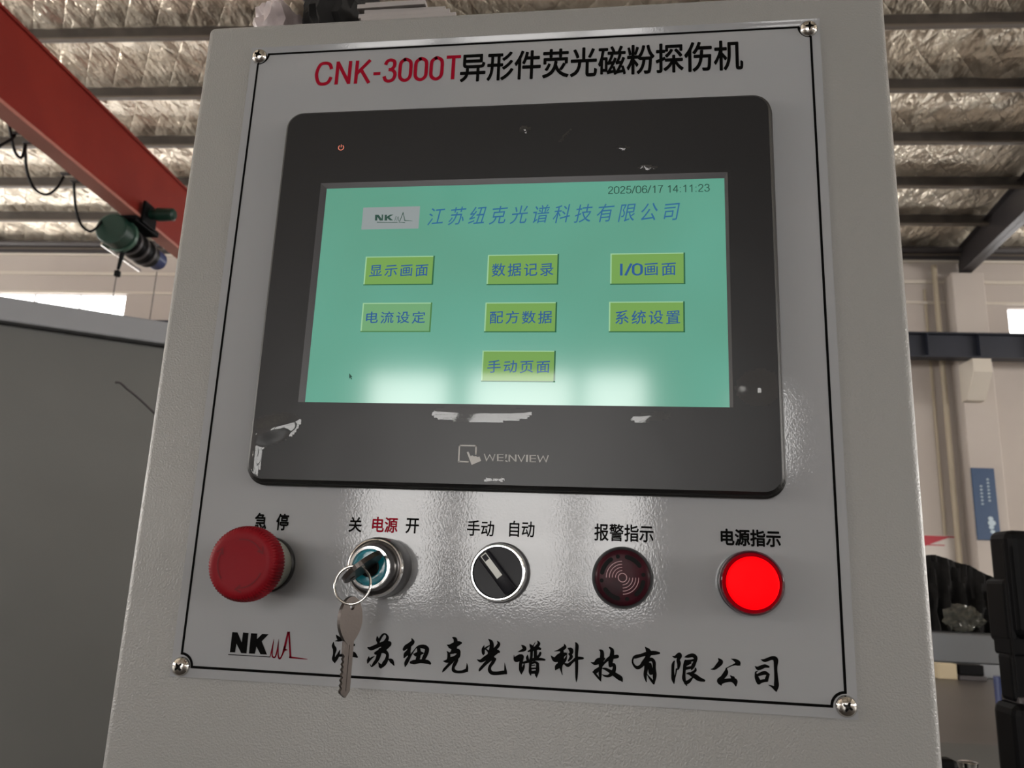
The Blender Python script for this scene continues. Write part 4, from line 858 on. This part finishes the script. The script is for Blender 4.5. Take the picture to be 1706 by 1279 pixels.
# ring through both bows
rc = P(587.5, 974, 33); rr = 8.5
pts = []
for i in range(49):
    a = 2*math.pi*i/48; pts.append(M(rc[0]+rr*math.cos(a), rc[1]+rr*math.sin(a)*1.0, 33-1.5*math.sin(a)))
V, Fs = tube(pts[:-1], .00062, 10, cap=False); n = 10; m_ = 48
Fs += [((m_-1)*n+k, (m_-1)*n+(k+1) % n, (k+1) % n, k) for k in range(n)]
tag(mesh_obj('key_ring', V, Fs, 'chrome', None, True), 'thin steel split ring joining the two keys at the key switch', 'ring')
# ------------------------------------------------------------------ things lying on top of the cabinet
top = 23.6
def TM(x, y, z): return M(x, top+z, -y)
for i, (x0, x1, y0, y1, rz) in enumerate([(59, 118, 5, 215, .4), (58.5, 115.5, 6, 214, -.5), (59.5, 110, 7, 210, .8), (58, 101, 5, 205, -.8), (60, 98, 8, 200, .3)]):
    a = math.radians(rz); cx, cy = (x0+x1)/2, (y0+y1)/2
    def fn(x, y, z, a=a, cx=cx, cy=cy): return TM(cx+(x-cx)*math.cos(a)-(y-cy)*math.sin(a), cy+(x-cx)*math.sin(a)+(y-cy)*math.cos(a), z)
    z0 = .1+i*3.1
    tag(mesh_obj('booklet', *box((x0, y0, z0), (x1, y1, z0+3.0), .35, fn=fn), 'paper'), ['lowest booklet', 'second booklet from the bottom', 'middle booklet', 'second booklet from the top', 'topmost narrow booklet'][i]+' of the pale stack on top of the control cabinet', 'booklet', 'booklets stacked on the cabinet')
def blob(name, cx, cy, wx, wy, hz_, m, seed, amp=.25):
    bm = bmesh.new(); bmesh.ops.create_icosphere(bm, subdivisions=4, radius=1)
    for v in bm.verts: v.co = v.co*(1+amp*noise.noise(v.co*2+Vector((seed, 0, 0)))+.12*noise.noise(v.co*6+Vector((seed, 0, 0))))
    V = [TM(cx+v.co[0]*wx, cy+v.co[1]*wy, max(0, hz_*.55+v.co[2]*hz_)) for v in bm.verts]; Fs = [tuple(v.index for v in f.verts) for f in bm.faces]; bm.free()
    return mesh_obj(name, V, Fs, m, None, True)
tag(blob('black_pouch', 35, 52, 27, 46, 40, 'cloth', 3, .06), 'crumpled black pouch on top of the cabinet beside the booklets', 'pouch')
mat('bag_plastic', (.42, .36, .36), .3, bump=(60, .8, .004))
tag(blob('plastic_bag', -4, 45, 17, 36, 24, 'bag_plastic', 8, .3), 'crumpled pale plastic bag on the left end of the cabinet top', 'bag')
bpy.context.view_layer.update()
